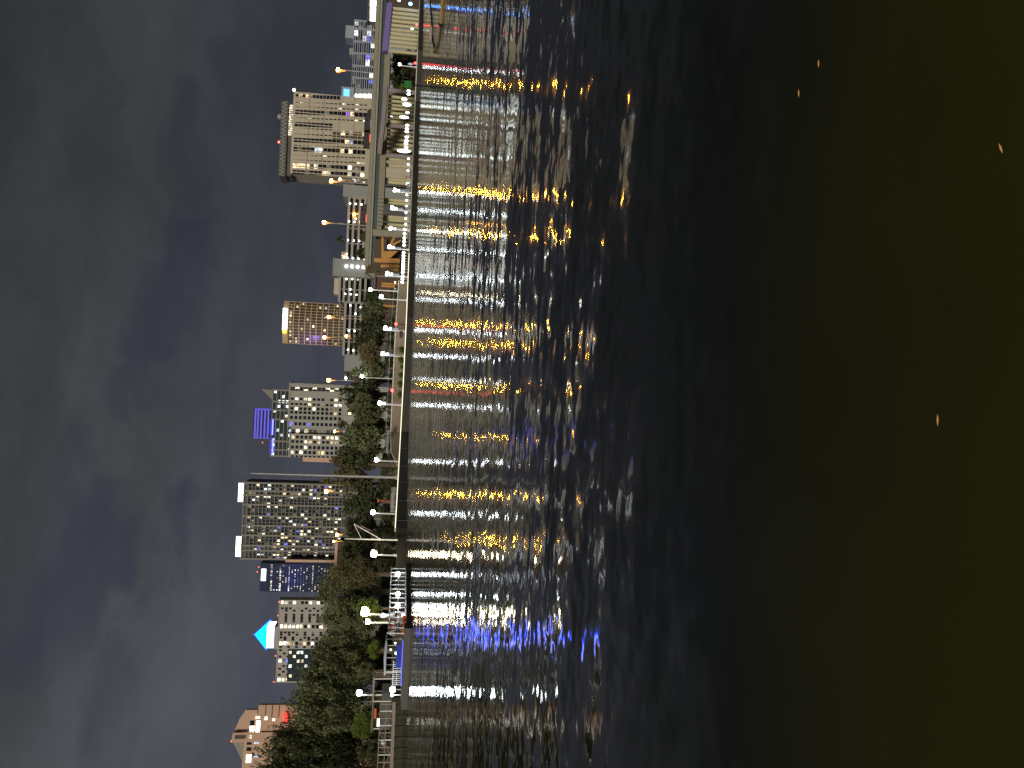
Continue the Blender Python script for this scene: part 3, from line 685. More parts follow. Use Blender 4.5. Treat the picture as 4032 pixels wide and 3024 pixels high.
# ramp curving under the bridge
rp = thing('ramp_viaduct', 'mauve curving ramp viaduct passing under the highway', 'bridge', (0, 255, GZ))
mb = MB(); pts = [(1517, 330, 240), (1515, 400, 245), (1508, 480, 250), (1500, 545, 254), (1494, 605, 259)]
for a, c in zip(pts, pts[1:]):
    A, C = P(*a), P(*c); hA, hC = 17 * a[2] / FPX / 2, 15 * c[2] / FPX / 2
    i = len(mb.v)
    for Q, hh in ((A, hA), (C, hC)): mb.v += [(Q.x, Q.y, Q.z - hh), (Q.x, Q.y, Q.z + hh), (Q.x + 1, Q.y + 6, Q.z + hh), (Q.x + 1, Q.y + 6, Q.z - hh)]
    for f in ((0, 1, 5, 4), (1, 2, 6, 5), (2, 3, 7, 6), (3, 0, 4, 7), (0, 3, 2, 1), (4, 5, 6, 7)): mb.f.append(tuple(i + j for j in f)); mb.m.append(0)
o = mb.build('ramp_deck', 'mauve_concrete', rp); o.location = (0, -255, -GZ)
for Y in (340, 480, 600):
    x = P(1560, Y, 250).x; o = MB().lathe([(.7, GZ - .2), (.7, P(1520, Y, 252).z)], 10, (x, 254, 0)).build('column', 'mauve_concrete', rp); o.location = (0, -255, -GZ)
# pale retaining wall behind the columns
rw = MB().box(P(1560, 606, 285).x, P(1560, 352, 285).x, 285, 287, GZ - .2, P(1532, 480, 285).z)
tag(rw.build('abutment_wall', 'tan_concrete'), 'pale yellowish abutment wall standing behind the bridge columns', 'wall')
# orange timber trestle at the bridge end
ts = thing('timber_trestle', 'orange lit timber trestle and hoarding under the bridge end', 'trestle', (P(1560, 1000, 258).x, 258, GZ))
TX = ts.location.x
def tp(name, mb, m): o = mb.build(name, m, ts); o.location = (-TX, -258, -GZ); return o
q = lambda X, Y: (P(X, Y, 258).x, P(X, Y, 258).z)
tp('back_panel', MB().prism([q(1588, 1080), q(1588, 935), q(1476, 935), q(1476, 1080)], 261, 261.5), 'brown_wall')
tp('post', MB().prism([q(1510, 995), q(1510, 936), q(1502, 936), q(1502, 995)], 257.6, 258.2), 'timber_orange')
tp('brace', MB().prism([q(1538, 975), q(1556, 936), q(1548, 936), q(1530, 972)], 257.2, 257.6), 'timber_orange')
tp('brace', MB().prism([q(1540, 975), q(1580, 952), q(1578, 946), q(1536, 968)], 256.9, 257.2), 'timber_orange')
tp('panel', MB().prism([q(1501, 1022), q(1535, 1020), q(1567, 992), q(1535, 990), q(1502, 994)], 256.6, 257), 'timber_orange')
tp('hoarding', MB().prism([q(1574, 1040), q(1574, 1022), q(1474, 1020), q(1474, 1036)], 256, 256.5), 'timber_orange')
tp('hoarding', MB().prism([q(1572, 1056), q(1572, 1045), q(1500, 1045), q(1500, 1056)], 256.2, 256.6), 'timber_orange')
tp('hoarding', MB().prism([q(1568, 1071), q(1568, 1060), q(1540, 1060), q(1540, 1068)], 256.3, 256.7), 'timber_orange')

# vehicles on the bridge
def truck(label, Y, lit, d=268):
    X = 1475; r = thing('box_truck', label, 'truck', (P(X, Y, d).x, d, zt - 1.1), 0, 'trucks crossing the bridge')
    MB().box(-3.2, 2.2, 0, 2.4, .9, 3.4).build('cargo_box', 'dark_metal', r)
    MB().prism([(2.3, .7), (4.4, .7), (4.4, 1.7), (3.9, 2.7), (2.3, 2.7)], .1, 2.3).build('cab', 'dark_metal', r)
    for x in (-2.2, 3.2):
        for y in (.1, 2.0): MB().tube([(x, y, .48), (x, y + .3, .48)], .48, 12).build('wheel', 'black_rubber', r)
    MB().box(-1.6, .9, -.06, 0, 1.15, 1.5).build('light_bar', lit, r)
    return r
truck('dark box truck with a red light bar on the bridge, nearer the hotel corner', 542, 'tail_red')
truck('dark box truck with white light bar on the bridge beside the ramp', 484, 'banner_lit')
truck('dark box truck with red light bar on the bridge in front of the garage', 858, 'tail_red')

# ------------------------------------------------------------------ lamps
def at_base(X, Y, d, z=GZ): q = P(X, Y, d); return Vector((q.x, d, z))
def bulb(mb_r, m): return MB().ball((0, 0, 0), mb_r, 10).mesh('bulb', m)
BULB = {}
def get_bulb(r, m):
    k = (round(r, 2), m)
    if k not in BULB: BULB[k] = bulb(r, m)
    return BULB[k]
def street_lamp(name, label, cat, group, Xl, Yl, Yp, Xb, d, r, m, zbase=GZ, second=False, pole='white_paint'):
    base = at_base(Xb, Yp, d, zbase); head = P(Xl, Yl, d); hx, hz = head.x - base.x, head.z - base.z
    o = thing(name, label, cat, base, 0, group)
    MB().tube([(0, 0, 0), (0, 0, hz * .6), (0, 0, hz + .35)], [.19, .15, .12] if pole == 'steel' else [.16, .13, .10], 8).build('pole', pole, o)
    MB().tube([(0, 0, hz + .3), (hx * .5, 0, hz + .55), (hx, 0, hz + r * .8)], .05, 6).build('arm', pole, o)
    MB().lathe([(.10, r * 1.2), (r * .75, r * .75), (r * .8, r * .55)], 10, (hx, 0, hz)).build('lamp_shade', 'dark_metal', o)
    put('bulb', get_bulb(r, m), o, (hx, 0, hz - .05))
    if m == 'lamp_orange':
        MB().lathe([(.13, -r * 4.2), (r * .42, -r * 2.4), (r * 1.0, -r * 1.0), (r * 1.38, 0), (r * 1.15, r * .8), (r * .5, r * 1.3)], 12, (hx, r * 1.4, hz)).build('lamp_bloom', 'lamp_bloom', o)  # glowing shell added around the bulb to imitate its bloom
    MB().lathe([(.24, 0), (.22, .35), (.15, .45)], 8).build('base', pole, o)
    if second:
        put('lower_bulb', get_bulb(r * .7, 'lamp_green' if second == 2 else 'lamp_lantern'), o, (hx * .8, 0, hz - 1.0))
        MB().box(min(hx * .3, hx), max(hx * .3, hx), -.03, .03, hz - 2.6, hz - 1.5).build('banner', 'banner_lit', o)
    return o
RG = 'white lamps along the riverwalk'
RL = [(1573, 253, 263, 1625, 0, 'beside the bridge columns nearest the green channel sign'), (1553, 748, 760, 1612, 1, 'below the hotel corner with a bluish banner'),
      (1543, 818, 831, 1606, 2, 'under the bridge with a greenish banner, before the beam ends'), (1537, 899, 908, 1602, 1, 'against the broad end pier of the bridge'),
      (1532, 972, 983, 1600, 2, 'before the orange timber trestle'), (1524, 1076, 1090, 1590, 1, 'before the drooping palm at the bridge end'),
      (1499, 1167, 1181, 1580, 0, 'alone with a small sign, before the brown hall'), (1517, 1291, 1304, 1588, 1, 'beside the red traffic light under the trees'),
      (1506, 1392, 1403, 1580, 1, 'among the pale bushes on the seawall'), (1494, 1587, 1595, 1576, 1, 'just past the red wall light, towards the tall mast'),
      (1480, 1810, 1817, 1570, 0, 'at the sloping end of the tan wall by the tall mast'), (1467, 2017, 2023, 1552, 0, 'past the tall mast beside the beached boat')]
for X, Y, Yp, Xb, sec, txt in RL:
    street_lamp('riverwalk_lamp', 'white riverwalk lamp ' + txt, 'street lamp', RG, X, Y, Yp, Xb, dwall(Y) + 4.5, .42, 'lamp_white', second=sec)
street_lamp('park_lamp', 'yellowish tall park lamp rising from the tree edge by the brown hall', 'street lamp', None, 1457, 1140, 1147, 1560, dwall(1140) + 14, .40, 'lamp_cream')
street_lamp('park_lamp', 'white park lamp glowing high inside the tree crowns', 'street lamp', None, 1423, 1481, 1492, 1560, 205, .42, 'lamp_white')
street_lamp('park_lamp', 'white park lamp above the trees next to an orange road lamp', 'street lamp', None, 1362, 1488, 1483, 1480, 330, .5, 'lamp_white')
street_lamp('park_lamp', 'round white park lamp under the dark trees nearest the white davit', 'street lamp', None, 1470, 2180, 2186, 1545, 128, .55, 'lamp_cream')
street_lamp('flood_lamp', 'huge warm flood lamp blazing under the tree by the dock', 'flood lamp', None, 1434, 2408, 2420, 1530, 118, .68, 'lamp_cream')
street_lamp('flood_lamp', 'smaller white flood lamp just below the huge warm one', 'flood lamp', None, 1446, 2448, 2452, 1530, 120, .40, 'lamp_cream')
street_lamp('park_lamp', 'white lamp hanging in the big tree above the boat canopy', 'street lamp', None, 1412, 2728, 2736, 1520, 118, .45, 'lamp_white')
street_lamp('park_lamp', 'short white lamp by the tree trunk below the flood lamp', 'street lamp', None, 1506, 2423, 2428, 1540, 116, .28, 'lamp_white')
OG = 'orange road lamps on tall poles'
OL = [(1330, 274, 287, 1470, 264, .55, 'beside the office block roof'), (1303, 712, 724, 1458, 264, .55, 'at the hotel edge, the higher of two'), (1337, 706, 716, 1458, 275, .40, 'at the hotel edge, the lower of two'),
      (1275, 875, 889, 1450, 264, .55, 'over the parking garage'), (1293, 1248, 1258, 1440, 330, .62, 'in front of the golden round tower'), (1276, 1328, 1336, 1440, 330, .55, 'at the violet edge of the round tower, the higher one'),
      (1362, 1322, 1334, 1440, 320, .40, 'at the violet edge of the round tower, the lower one'), (1293, 1497, 1502, 1440, 330, .62, 'at the corner of the first pale slab'),
      (1316, 1699, 1702, 1440, 340, .45, 'between the two pale slabs'), (1283, 1935, 1940, 1440, 320, .66, 'in front of the grid tower near the tall mast'),
      (1326, 2106, 2112, 1440, 320, .52, 'at the foot of the grid tower, brighter of two'), (1314, 2132, 2134, 1440, 320, .36, 'at the foot of the grid tower, fainter of two'),
      (1375, 1627, 1631, 1470, 300, .34, 'small among the tree tops below the first pale slab'), (1357, 1805, 1810, 1470, 300, .34, 'small in the crown nearest the tall mast')]
for X, Y, Yp, Xb, d, r, txt in OL:
    street_lamp('road_lamp', 'orange road lamp ' + txt, 'street lamp', OG, X, Y, Yp, Xb, d, r, 'lamp_orange', zbase=(zt - 1.1 if d < 280 else GZ), pole='steel')
# lanterns along the walk
lan0 = thing('walkway_lantern', 'white globe lantern in the close row along the walk past the trestle', 'lantern', (0, 0, GZ), 0, 'globe lanterns in a row on the riverwalk')
MB().tube([(0, 0, 0), (0, 0, .9)], .05, 6).build('post', 'steel', lan0)
put('globe', get_bulb(.33, 'lamp_lantern'), lan0, (0, 0, 1.15))
first = True
for Y in (904, 921, 938, 952, 966, 996, 1008, 1019, 1030, 1040, 1050, 1061, 1073, 1089, 1100, 1112):
    d = dwall(Y) + 2.2; loc = at_base(1600, Y, d)
    if first: lan0.location = loc; first = False
    else: dup(lan0, loc)
for k, Y in enumerate((625, 648, 672, 722, 768, 790, 812, 838, 862, 884)):
    l_ = dup(lan0, at_base(1610, Y, dwall(Y) + 3 + (k % 3)), 0, 'white globe lantern before the white railing and the bridge columns', 'globe lanterns by the white railing'); l_.scale = (.75, .75, .9)
lan1 = dup(lan0, at_base(1600, 580, dwall(580) + 6), 0, 'white globe lantern on a taller post below the ramp viaduct', 'globe lanterns below the ramp')
lan1.scale = (1, 1, 1.55)
for Y in (566, 555, 540, 518, 507, 493, 443, 370, 357): dup(lan1, at_base(1600, Y, dwall(Y) + 6), 0, sc=(1, 1, 1.5 + .2 * rnd.random()))
# glaring stalls of light under the bridge
def flood(label, X, Y, wpx, hpx, d, m='lamp_white'):
    o = thing('flood_light', label, 'flood light', at_base(1600, Y, d)); s = d / FPX; z = P(X, Y, d).z - GZ
    MB().tube([(0, .25, 0), (0, .25, z)], .08, 6).build('stand', 'dark_metal', o)
    MB().box(-.18, .18, .02, .2, z - hpx * s * .4, z + hpx * s * .4).build('housing', 'dark_metal', o)
    MB().ball((0, -.12, z), wpx * s / 2, 10, 0, hpx / wpx).build('lit_face', m, o)
flood('tall glaring white flood light where the ramp meets the bridge', 1590, 596, 14, 52, dwall(596) + 7, 'lamp_lantern'); flood('glaring white flood light among the yellow columns', 1591, 463, 11, 38, dwall(463) + 7, 'lamp_lantern')
flood('pair of white glare lights below the ramp, the bigger one', 1602, 412, 13, 34, dwall(412) + 7, 'lamp_lantern'); flood('white glare light below the ramp, nearest the green sign', 1592, 392, 12, 22, dwall(392) + 8, 'lamp_lantern')
flood('tall white light globe beside the red riverside light', 1617, 251, 10, 20, dwall(251) + 3, 'banner_lit')
flood('blue flood light at the foot of the near bridge columns', 1616, 14, 12, 14, dwall(14) + 5, 'lamp_blue'); flood('small white flood light above the blue one', 1571, 6, 8, 12, 246, 'lamp_lantern')
flood('small white flood light between the near columns', 1623, 112, 7, 11, 238, 'lamp_lantern'); flood('yellow white light shining between columns below the ramp', 1541, 464, 3, 9, 262, 'lamp_lantern')
for X, Y, txt in ((1643, 95, 'at the foot of the near bridge columns'), (1637, 247, 'beside the tall white light globe'), (1546, 1541, 'on the tan wall under the trees'), (1561, 1279, 'hung low beside a riverwalk lamp')):
    d = dwall(Y) + (1.2 if X > 1600 else 5); o = thing('red_light', 'red warning light ' + txt, 'warning light', at_base(1620, Y, d, GZ), 0, 'red lights by the water')
    z = max(.35, P(X, Y, d).z - GZ)
    MB().tube([(0, 0, 0), (0, 0, z)], .06, 6).build('post', 'dark_metal', o); put('bulb', get_bulb(.30, 'lamp_red'), o, (0, 0, z + .1))

# ------------------------------------------------------------------ riverwalk furniture
def inland(k, o): return off(SH, k, o)
mb = MB(); mc = MB(); mr = MB()
YS = [1105, 1200, 1300, 1400, 1500, 1600, 1700, 1780, 1835]; ws = []
for Y in YS:
    d = dwall(Y) + 9; q = P(1560, Y, d); ws.append((q.x, q.y))
hs = [3.1, 3.2, 3.3, 3.3, 3.3, 3.3, 3.3, 3.0, 1.6]
for k in range(len(ws) - 1):
    (ax, ay), (bx_, by_) = ws[k + 1], ws[k]
    for m_, y0, y1, za, zb, zc, zd in ((mb, 0, .5, GZ - .2, hs[k + 1], GZ - .2, hs[k]), (mc, -.08, .58, hs[k + 1], hs[k + 1] + .16, hs[k], hs[k] + .16), (mr, .1, .16, hs[k + 1] + 1.0, hs[k + 1] + 1.06, hs[k] + 1.0, hs[k] + 1.06)):
        i = len(m_.v); m_.v += [(ax, ay + y0, za), (bx_, by_ + y0, zc), (bx_, by_ + y1, zc), (ax, ay + y1, za), (ax, ay + y0, zb), (bx_, by_ + y0, zd), (bx_, by_ + y1, zd), (ax, ay + y1, zb)]
        for f in ((0, 3, 2, 1), (4, 5, 6, 7), (0, 1, 5, 4), (1, 2, 6, 5), (2, 3, 7, 6), (3, 0, 4, 7)): m_.f.append(tuple(i + j for j in f)); m_.m.append(0)
tw = thing('retaining_wall', 'tan brick retaining wall with a pale cap behind the riverwalk', 'wall', (ws[4][0], ws[4][1], GZ))
for m_, nm, ma in ((mb, 'wall_face', 'brick_tan'), (mc, 'cap', 'coping'), (mr, 'hand_rail', 'steel')):
    o = m_.build(nm, ma, tw); o.location = (-ws[4][0], -ws[4][1], -GZ)
# white railing below the bridge
Ya, Yb = 640, 900
rl = thing('riverwalk_railing', 'white railing with uprights on the riverwalk in front of the bridge columns', 'railing', at_base(1610, 770, dwall(770) + 1.2))
n = 34; prev = None; m_ = MB(); m_2 = MB()
for k in range(n + 1):
    Y = lerp(Ya, Yb, k / n); q = at_base(1610, Y, dwall(Y) + 1.2) - rl.location
    MB().tube([(q.x, q.y, 0), (q.x, q.y, 1.1)], .045, 5).build('post', 'white_paint', rl)
    if prev is not None:
        for z, mq in ((.55, m_), (1.1, m_2)): mq.tube([(prev.x, prev.y, z), (q.x, q.y, z)], .035, 5)
    prev = q
m_.build('rail', 'white_paint', rl); m_2.build('rail', 'white_paint', rl)
# tall mast
d = 150; bs = at_base(1530, 1879, d); top = P(988, 1855, d)
o = thing('flag_mast', 'very tall slender grey mast standing between the pale slabs and grid tower', 'mast', bs)
hh = top.z - GZ
MB().tube([(0, 0, 0), (0, 0, hh * .5), (0, 0, hh)], [.26, .17, .07], 10).build('pole', 'steel', o)
MB().tube([(0, 0, hh), (0, 0, hh + 1.8)], .02, 5).build('lightning_rod', 'steel', o)
MB().lathe([(.55, 0), (.5, .5), (.3, .9)], 12).build('base', 'concrete', o); MB().tube([(-.25, 0, 1), (-.12, 0, hh - .3)], .012, 4).build('halyard', 'white_paint', o)
for z in (.45, .62, .80, .93): MB().lathe([(.24 - .15 * z, 0), (.27 - .15 * z, .1), (.24 - .15 * z, .2)], 10, (0, 0, hh * z)).build('collar', 'steel', o)
# white davit with slanting boom and pennant
d = 132; bs = at_base(1560, 2126, d); q = lambda X, Y: P(X, Y, d) - bs
o = thing('davit_crane', 'white davit pole with slanting boom and pinkish pennant over the riverwalk', 'crane', bs)
t_ = q(1357, 2121); MB().tube([(0, 0, 0), (t_.x * .5, 0, t_.z * .5), tuple(t_)], [.16, .13, .08], 8).build('pole', 'white_paint', o)
a, b_, c = q(1500, 2123), q(1394, 2063), q(1424, 2123)
MB().tube([tuple(a), tuple(b_)], .085, 8).build('boom', 'white_paint', o); MB().tube([tuple(b_), tuple(c)], .05, 6).build('stay', 'white_paint', o)
a, b_ = q(1416, 2066), q(1448, 2083)
MB().prism([(a.x, a.z), (b_.x, b_.z), (b_.x - .4, b_.z - .8), ((a.x + b_.x) / 2 - .5, (a.z + b_.z) / 2 - .9), (a.x - .3, a.z - .5)], -.05, -.02).build('pennant', 'pennant', o)
# beached boats on the walk
def boat(name, label, loc, L, wd, h, m, rz=0.0):
    o = thing(name, label, 'boat', loc, rz); mb = MB(); n = 9; rings = []
    for k in range(n):
        f = k / (n - 1); x = (f - .5) * L; ww = wd / 2 * (1 - (2 * f - 1) ** 4 * .9) * (1 if f < .6 else 1 - ((f - .6) / .4) ** 2 * .85); sh = .18 * h * (2 * f - 1) ** 2
        rings.append([(x, -ww, h + sh), (x, -ww * .75, h * .35), (x, 0, 0.0), (x, ww * .75, h * .35), (x, ww, h + sh), (x, ww * .85, h + sh - .04), (x, 0, h * .6), (x, -ww * .85, h + sh - .04)])
    i = len(mb.v)
    for r in rings: mb.v += r
    for k in range(n - 1):
        for j in range(8):
            l = (j + 1) % 8; mb.f.append((i + k * 8 + j, i + k * 8 + l, i + (k + 1) * 8 + l, i + (k + 1) * 8 + j)); mb.m.append(0)
    mb.f.append(tuple(range(i + 7, i - 1, -1))); mb.m.append(0); e = i + (n - 1) * 8; mb.f.append(tuple(range(e, e + 8))); mb.m.append(0)
    mb.build('hull', m, o); return o
bt = boat('rowing_boat', 'grey rowing boat laid on the tan wall top near the tall mast', at_base(1560, 1740, dwall(1740) + 9.2, 3.5), 4.6, 1.2, .55, 'steel')
MB().tube([(-.2, 0, .5), (.2, -.1, 1.2), (1.0, -.1, 1.55), (1.7, 0, .9)], .03, 6).build('frame_hoop', 'white_paint', bt)
bt = boat('rowing_boat', 'grey covered boat on a stand past the tall mast, beside a riverwalk lamp', at_base(1560, 1968, dwall(1968) + 3.5, GZ + .5), 4.4, 1.4, .8, 'steel')
MB().box(-1.3, 1.2, -.35, .35, .5, .95).build('cover', 'tarp', bt)
for x in (-1.2, 1.1): MB().box(x - .08, x + .08, -.5, .5, -.5, .25).build('cradle', 'wood_tan', bt)
d = dwall(1973) + 6; bs = at_base(1560, 1973, d); o = thing('marker_pole', 'thin orange pole with a short crossbar behind the covered boat', 'pole', bs)
hh = P(1488, 1973, d).z - GZ; MB().tube([(0, 0, 0), (0, 0, hh)], .07, 8).build('pole', 'orange_paint', o); MB().box(-.3, .3, -.04, .04, hh - .1, hh + .05).build('crossbar', 'orange_paint', o)
# notice board
d = dwall(1275) + 2; bs = at_base(1600, 1318, d); o = thing('notice_board', 'small dark notice board on legs beside the seawall under the trees', 'sign', bs)
for x in (-.5, .5): MB().box(x - .04, x + .04, -.04, .04, 0, 1.2).build('leg', 'steel', o)
MB().box(-.7, .7, -.06, -.042, .55, 1.25).build('board', 'dark_metal', o)

# green channel sign in the river
sg = P(1606, 332, 86); o = thing('channel_sign', 'square green channel marker sign on a black post in the river', 'sign', (sg.x, 86, 0))
MB().tube([(0, .06, -1), (0, .06, sg.z + .3)], .085, 10).build('post', 'black_rubber', o)
MB().box(-.37, .37, -.035, -.005, sg.z - .37, sg.z + .37).build('sign_panel', 'sign_green', o); MB().box(-.1, .1, -.004, .06, sg.z - .25, sg.z + .25).build('bracket', 'dark_metal', o)
MB().lathe([(.16, -.3), (.17, .1), (.13, .35)], 10, (0, .06, 0)).build('collar', 'black_rubber', o)
# yellow floating boom and black hose
pts = [G(1744, -60, .05), G(1741, 20, .05), G(1736, 90, .05), G(1727, 165, .05), G(1716, 192, .05), G(1706, 205, .1), G(1701, 206, .35)]
o = thing('floating_boom', 'yellow floating boom pipe curving over the dark water with black joints', 'boom', tuple(pts[2]))
MB().tube([Vector(a) - pts[2] for a in pts], .13, 10).build('pipe', 'yellow_paint', o)
for a, b_, f in ((2, 3, .05), (3, 4, .05), (3, 4, .6)):
    c = Vector(pts[a]).lerp(Vector(pts[b_]), f) - pts[2]; dr = (Vector(pts[b_]) - Vector(pts[a])).normalized() * .25
    MB().tube([c - dr, c + dr], .16, 10).build('joint', 'black_rubber', o)
pts = [G(1692, -40, .05), G(1694, 20, .05), G(1699, 70, .05), G(1701, 120, .05), G(1704, 160, .05), G(1712, 195, .05)]
o = thing('mooring_hose', 'thin black hose with a pale float lying beyond the yellow boom', 'hose', tuple(pts[2]))
MB().tube([Vector(a) - pts[2] for a in pts], .10, 8).build('hose', 'black_rubber', o)
c = G(1701, 135, .1) - pts[2]; MB().tube([c + Vector((-.9, 0, .1)), c + Vector((0, 0, .12)), c + Vector((.9, 0, .1))], [.12, .26, .12], 10).build('float', 'wood_tan', o)

# ------------------------------------------------------------------ docks
def obox(mb, A, Bq, wd, z0, z1):                     # box along the ground line A-B, wd metres deep away from the viewer
    dr = (Bq - A).normalized(); n = Vector((-dr.y, dr.x, 0)); n = n if n.y > 0 else -n
    a = [A, Bq, Bq + n * wd, A + n * wd]; mb.plan([(q.x, q.y) for q in (a if (a[1] - a[0]).cross(a[2] - a[0]).z > 0 else a[::-1])], z0, z1)
A, Bq = G(1603, 2795), G(1617, 2475); A.z = Bq.z = 0; C = G(1613, 2215); C.z = 0
dk = thing('floating_dock', 'long dark grey floating dock lying in front of the boats', 'dock', tuple(A))
mb = MB(); obox(mb, A - A, Bq - A, 3.2, -.25, .52); o = mb.build('pontoon', 'dock_deck', dk)
mb = MB(); obox(mb, A - A, Bq - A, 3.3, .521, .60); mb.build('deck_edge', 'dock_deck', dk)
dk2 = thing('floating_dock', 'far section of floating dock with white rails and four floodlights', 'dock', tuple(Bq))
mb = MB(); obox(mb, Vector((0, 0, 0)), C - Bq, 3.0, -.25, .38); mb.build('pontoon', 'dock_deck', dk2)
# rails on the far dock section
dirv = (C - Bq).normalized(); nn = Vector((-dirv.y, dirv.x, 0)); nn = nn if nn.y > 0 else -nn
Ld = (C - Bq).length
rl = thing('dock_railing', 'white dock railing with square panels on the far dock section', 'railing', tuple(Bq + nn * .5 + Vector((0, 0, .38))))
m_ = MB(); k = 0
while k * 1.15 < Ld:
    q = dirv * (k * 1.15); MB().box(q.x - .05, q.x + .05, q.y - .05, q.y + .05, 0, 1.75).build('post', 'white_paint', rl); k += 1
for z in (.08, .85, 1.7): MB().tube([(0, 0, z), tuple(dirv * Ld + Vector((0, 0, z)))], .05, 6).build('rail', 'white_paint', rl)
for X, Y, txt, r in ((1567, 2259, 'nearest the round lamp under the trees', .24), (1567, 2342, 'second along from the trees', .24), (1566, 2387, 'third along, close to its neighbour', .24), (1587, 2420, 'small and low, beside the brown mound', .11)):
    qd = Bq + dirv * (Ld * (2475 - Y) / 260.0) + nn * .25; base = Vector((qd.x, qd.y, .38)); z = P(X, Y, qd.y).z - .38
    o = thing('dock_light', 'bright white dock light ' + txt, 'dock light', base, 0, 'white lights on the dock rail')
    MB().tube([(0, 0, 0), (0, 0, z - r)], .05, 6).build('post', 'white_paint', o); MB().lathe([(r * .5, -r * 1.1), (r * .7, -r * .8)], 10, (0, 0, z)).build('holder', 'steel', o)
    put('bulb', get_bulb(r, 'lamp_white'), o, (0, 0, z))
# pier with balustrade at the picture's edge
PA, PB = P(1556, 3060, 79), P(1571, 2765, 82); z0 = 1.05
pr = thing('timber_pier', 'tan timber pier with white balustrade leading away from the floating dock', 'pier', (PA.x, PA.y, 0))
mb = MB(); o0 = Vector((PA.x, PA.y, 0)); a0, b0 = Vector((0, 0, 0)), Vector((PB.x - PA.x, PB.y - PA.y, 0))
obox(mb, a0, b0, 2.2, z0, z0 + .32); mb.build('deck_beam', 'wood_tan', pr)
Lp = (b0 - a0).length; dv = (b0 - a0).normalized(); n2 = Vector((-dv.y, dv.x, 0))
for k in range(7):
    q = dv * (.4 + k * (Lp - .8) / 6); MB().tube([(q.x, q.y + .3, -1), (q.x, q.y + .3, z0)], .14, 8).build('pile', 'dark_wall', pr)
k = 0
while k * .66 < Lp:
    q = dv * (k * .66); MB().box(q.x - .045, q.x + .045, q.y - .045, q.y + .045, z0 + .32, z0 + 1.5).build('baluster', 'white_paint' if k % 2 else 'wood_tan', pr); k += 1
m_ = MB()
for z in (z0 + .9, z0 + 1.5): MB().tube([(0, 0, z), tuple(dv * Lp + Vector((0, 0, z)))], .05, 6).build('rail', 'wood_tan', pr)
m_ = MB()
for k in range(0, int(Lp / 1.98)):
    a, b_ = dv * (k * 1.98), dv * ((k + 1) * 1.98); m_.tube([(a.x, a.y, z0 + .35), (b_.x, b_.y, z0 + 1.45)] if k % 2 else [(a.x, a.y, z0 + 1.45), (b_.x, b_.y, z0 + .35)], .03, 5)
m_.build('cross_brace', 'wood_tan', pr)
# pontoon boat with canopy and blue lights
DB = 88; L0, L1 = P(1580, 2700, DB), P(1592, 2520, DB); Lb = L1.x - L0.x
bo = thing('pontoon_boat', 'pontoon boat with pale canopy and blue lit side behind the floating dock', 'boat', (L0.x, DB, 0))
for y in (.3, 2.0): MB().tube([(-.1, y, .12), (.3, y, .16), (Lb - .5, y, .16), (Lb + .2, y, .34)], [.1, .3, .3, .06], 10).build('pontoon', 'steel', bo)
MB().box(0, Lb, 0, 2.3, .45, .56).build('floor', 'dock_deck', bo)
MB().box(1.9, Lb - .5, -.03, .03, .6, 1.15).build('side_panel', 'boat_blue', bo); MB().box(0, Lb, -.07, -.032, .44, .52).build('led_strip', 'boat_led', bo)
zc = P(1521, 2580, DB).z
MB().prism([(1.2, zc), (Lb - .2, zc - .03), (Lb - .1, zc + .12), (Lb / 2 + .5, zc + .26), (1.1, zc + .14)], -.1, 2.4).build('canopy', 'blue_grey', bo)
for x in (1.5, 3.0, Lb - .6):
    for y in (.05, 2.2): MB().tube([(x, y, .56), (x, y, zc)], .035, 6).build('canopy_post', 'white_paint', bo)
for k in range(12): x = .1 + k * .22; MB().box(x - .02, x + .02, -.02, .02, .56, 1.4).build('rail_post', 'white_paint', bo)
MB().tube([(0, 0, 1.4), (2.7, 0, 1.4)], .035, 6).build('rail', 'white_paint', bo); MB().tube([(0, 0, 1.0), (2.7, 0, 1.0)], .02, 6).build('rail', 'white_paint', bo)
for x, z, r in ((Lb - 1.6, 1.15, .16), (Lb - 1.2, 1.75, .10), (Lb - .5, 1.3, .10)): put('cabin_light', get_bulb(r, 'lamp_lantern'), bo, (x, .5, z))
MB().box(2.9, 3.7, .7, 1.5, .56, 1.0).build('seat', 'white_paint', bo)
for X, Y, r, txt in ((1546, 2715, .30, 'big glaring white light at the stern of the pontoon boat'), (1543, 2737, .15, 'smaller white light on the post next to the big glaring one')):
    q = P(X, Y, 86); o = thing('dock_light', txt, 'dock light', (q.x, 86, .55), 0, 'white lights on the dock rail')
    MB().tube([(0, 0, -.6), (0, 0, q.z - .55)], .06, 6).build('post', 'white_paint', o); put('bulb', get_bulb(r, 'lamp_white'), o, (0, 0, q.z - .55))
    MB().lathe([(r * .5, -r * 1.1), (r * .7, -r * .8)], 10, (0, 0, q.z - .55)).build('holder', 'steel', o)
# kayak and mound
qa, qb = G(1612, 2492, .75), G(1608, 2432, .75); c = P(1606, 2462, 81)
ky = boat('kayak', 'orange red kayak resting on the dock edge', (c.x, 81, .42), 1.9, .55, .32, 'orange_paint', 0.06)
MB().lathe([(.25, .24), (.28, .30), (.22, .34)], 12, (.1, 0, 0)).build('cockpit_rim', 'black_rubber', ky)
c = P(1605, 2435, 84); o = thing('covered_pile', 'brown tarpaulin covered mound on the dock beside the kayak', 'tarpaulin', (c.x, 84, .4))
MB().lathe([(.62, 0), (.58, .35), (.42, .75), (.22, 1.0), (.05, 1.1)], 9).build('cover', 'tarp', o); MB().box(-.5, .5, -.5, .5, -.02, .05).build('pallet', 'wood_tan', o)
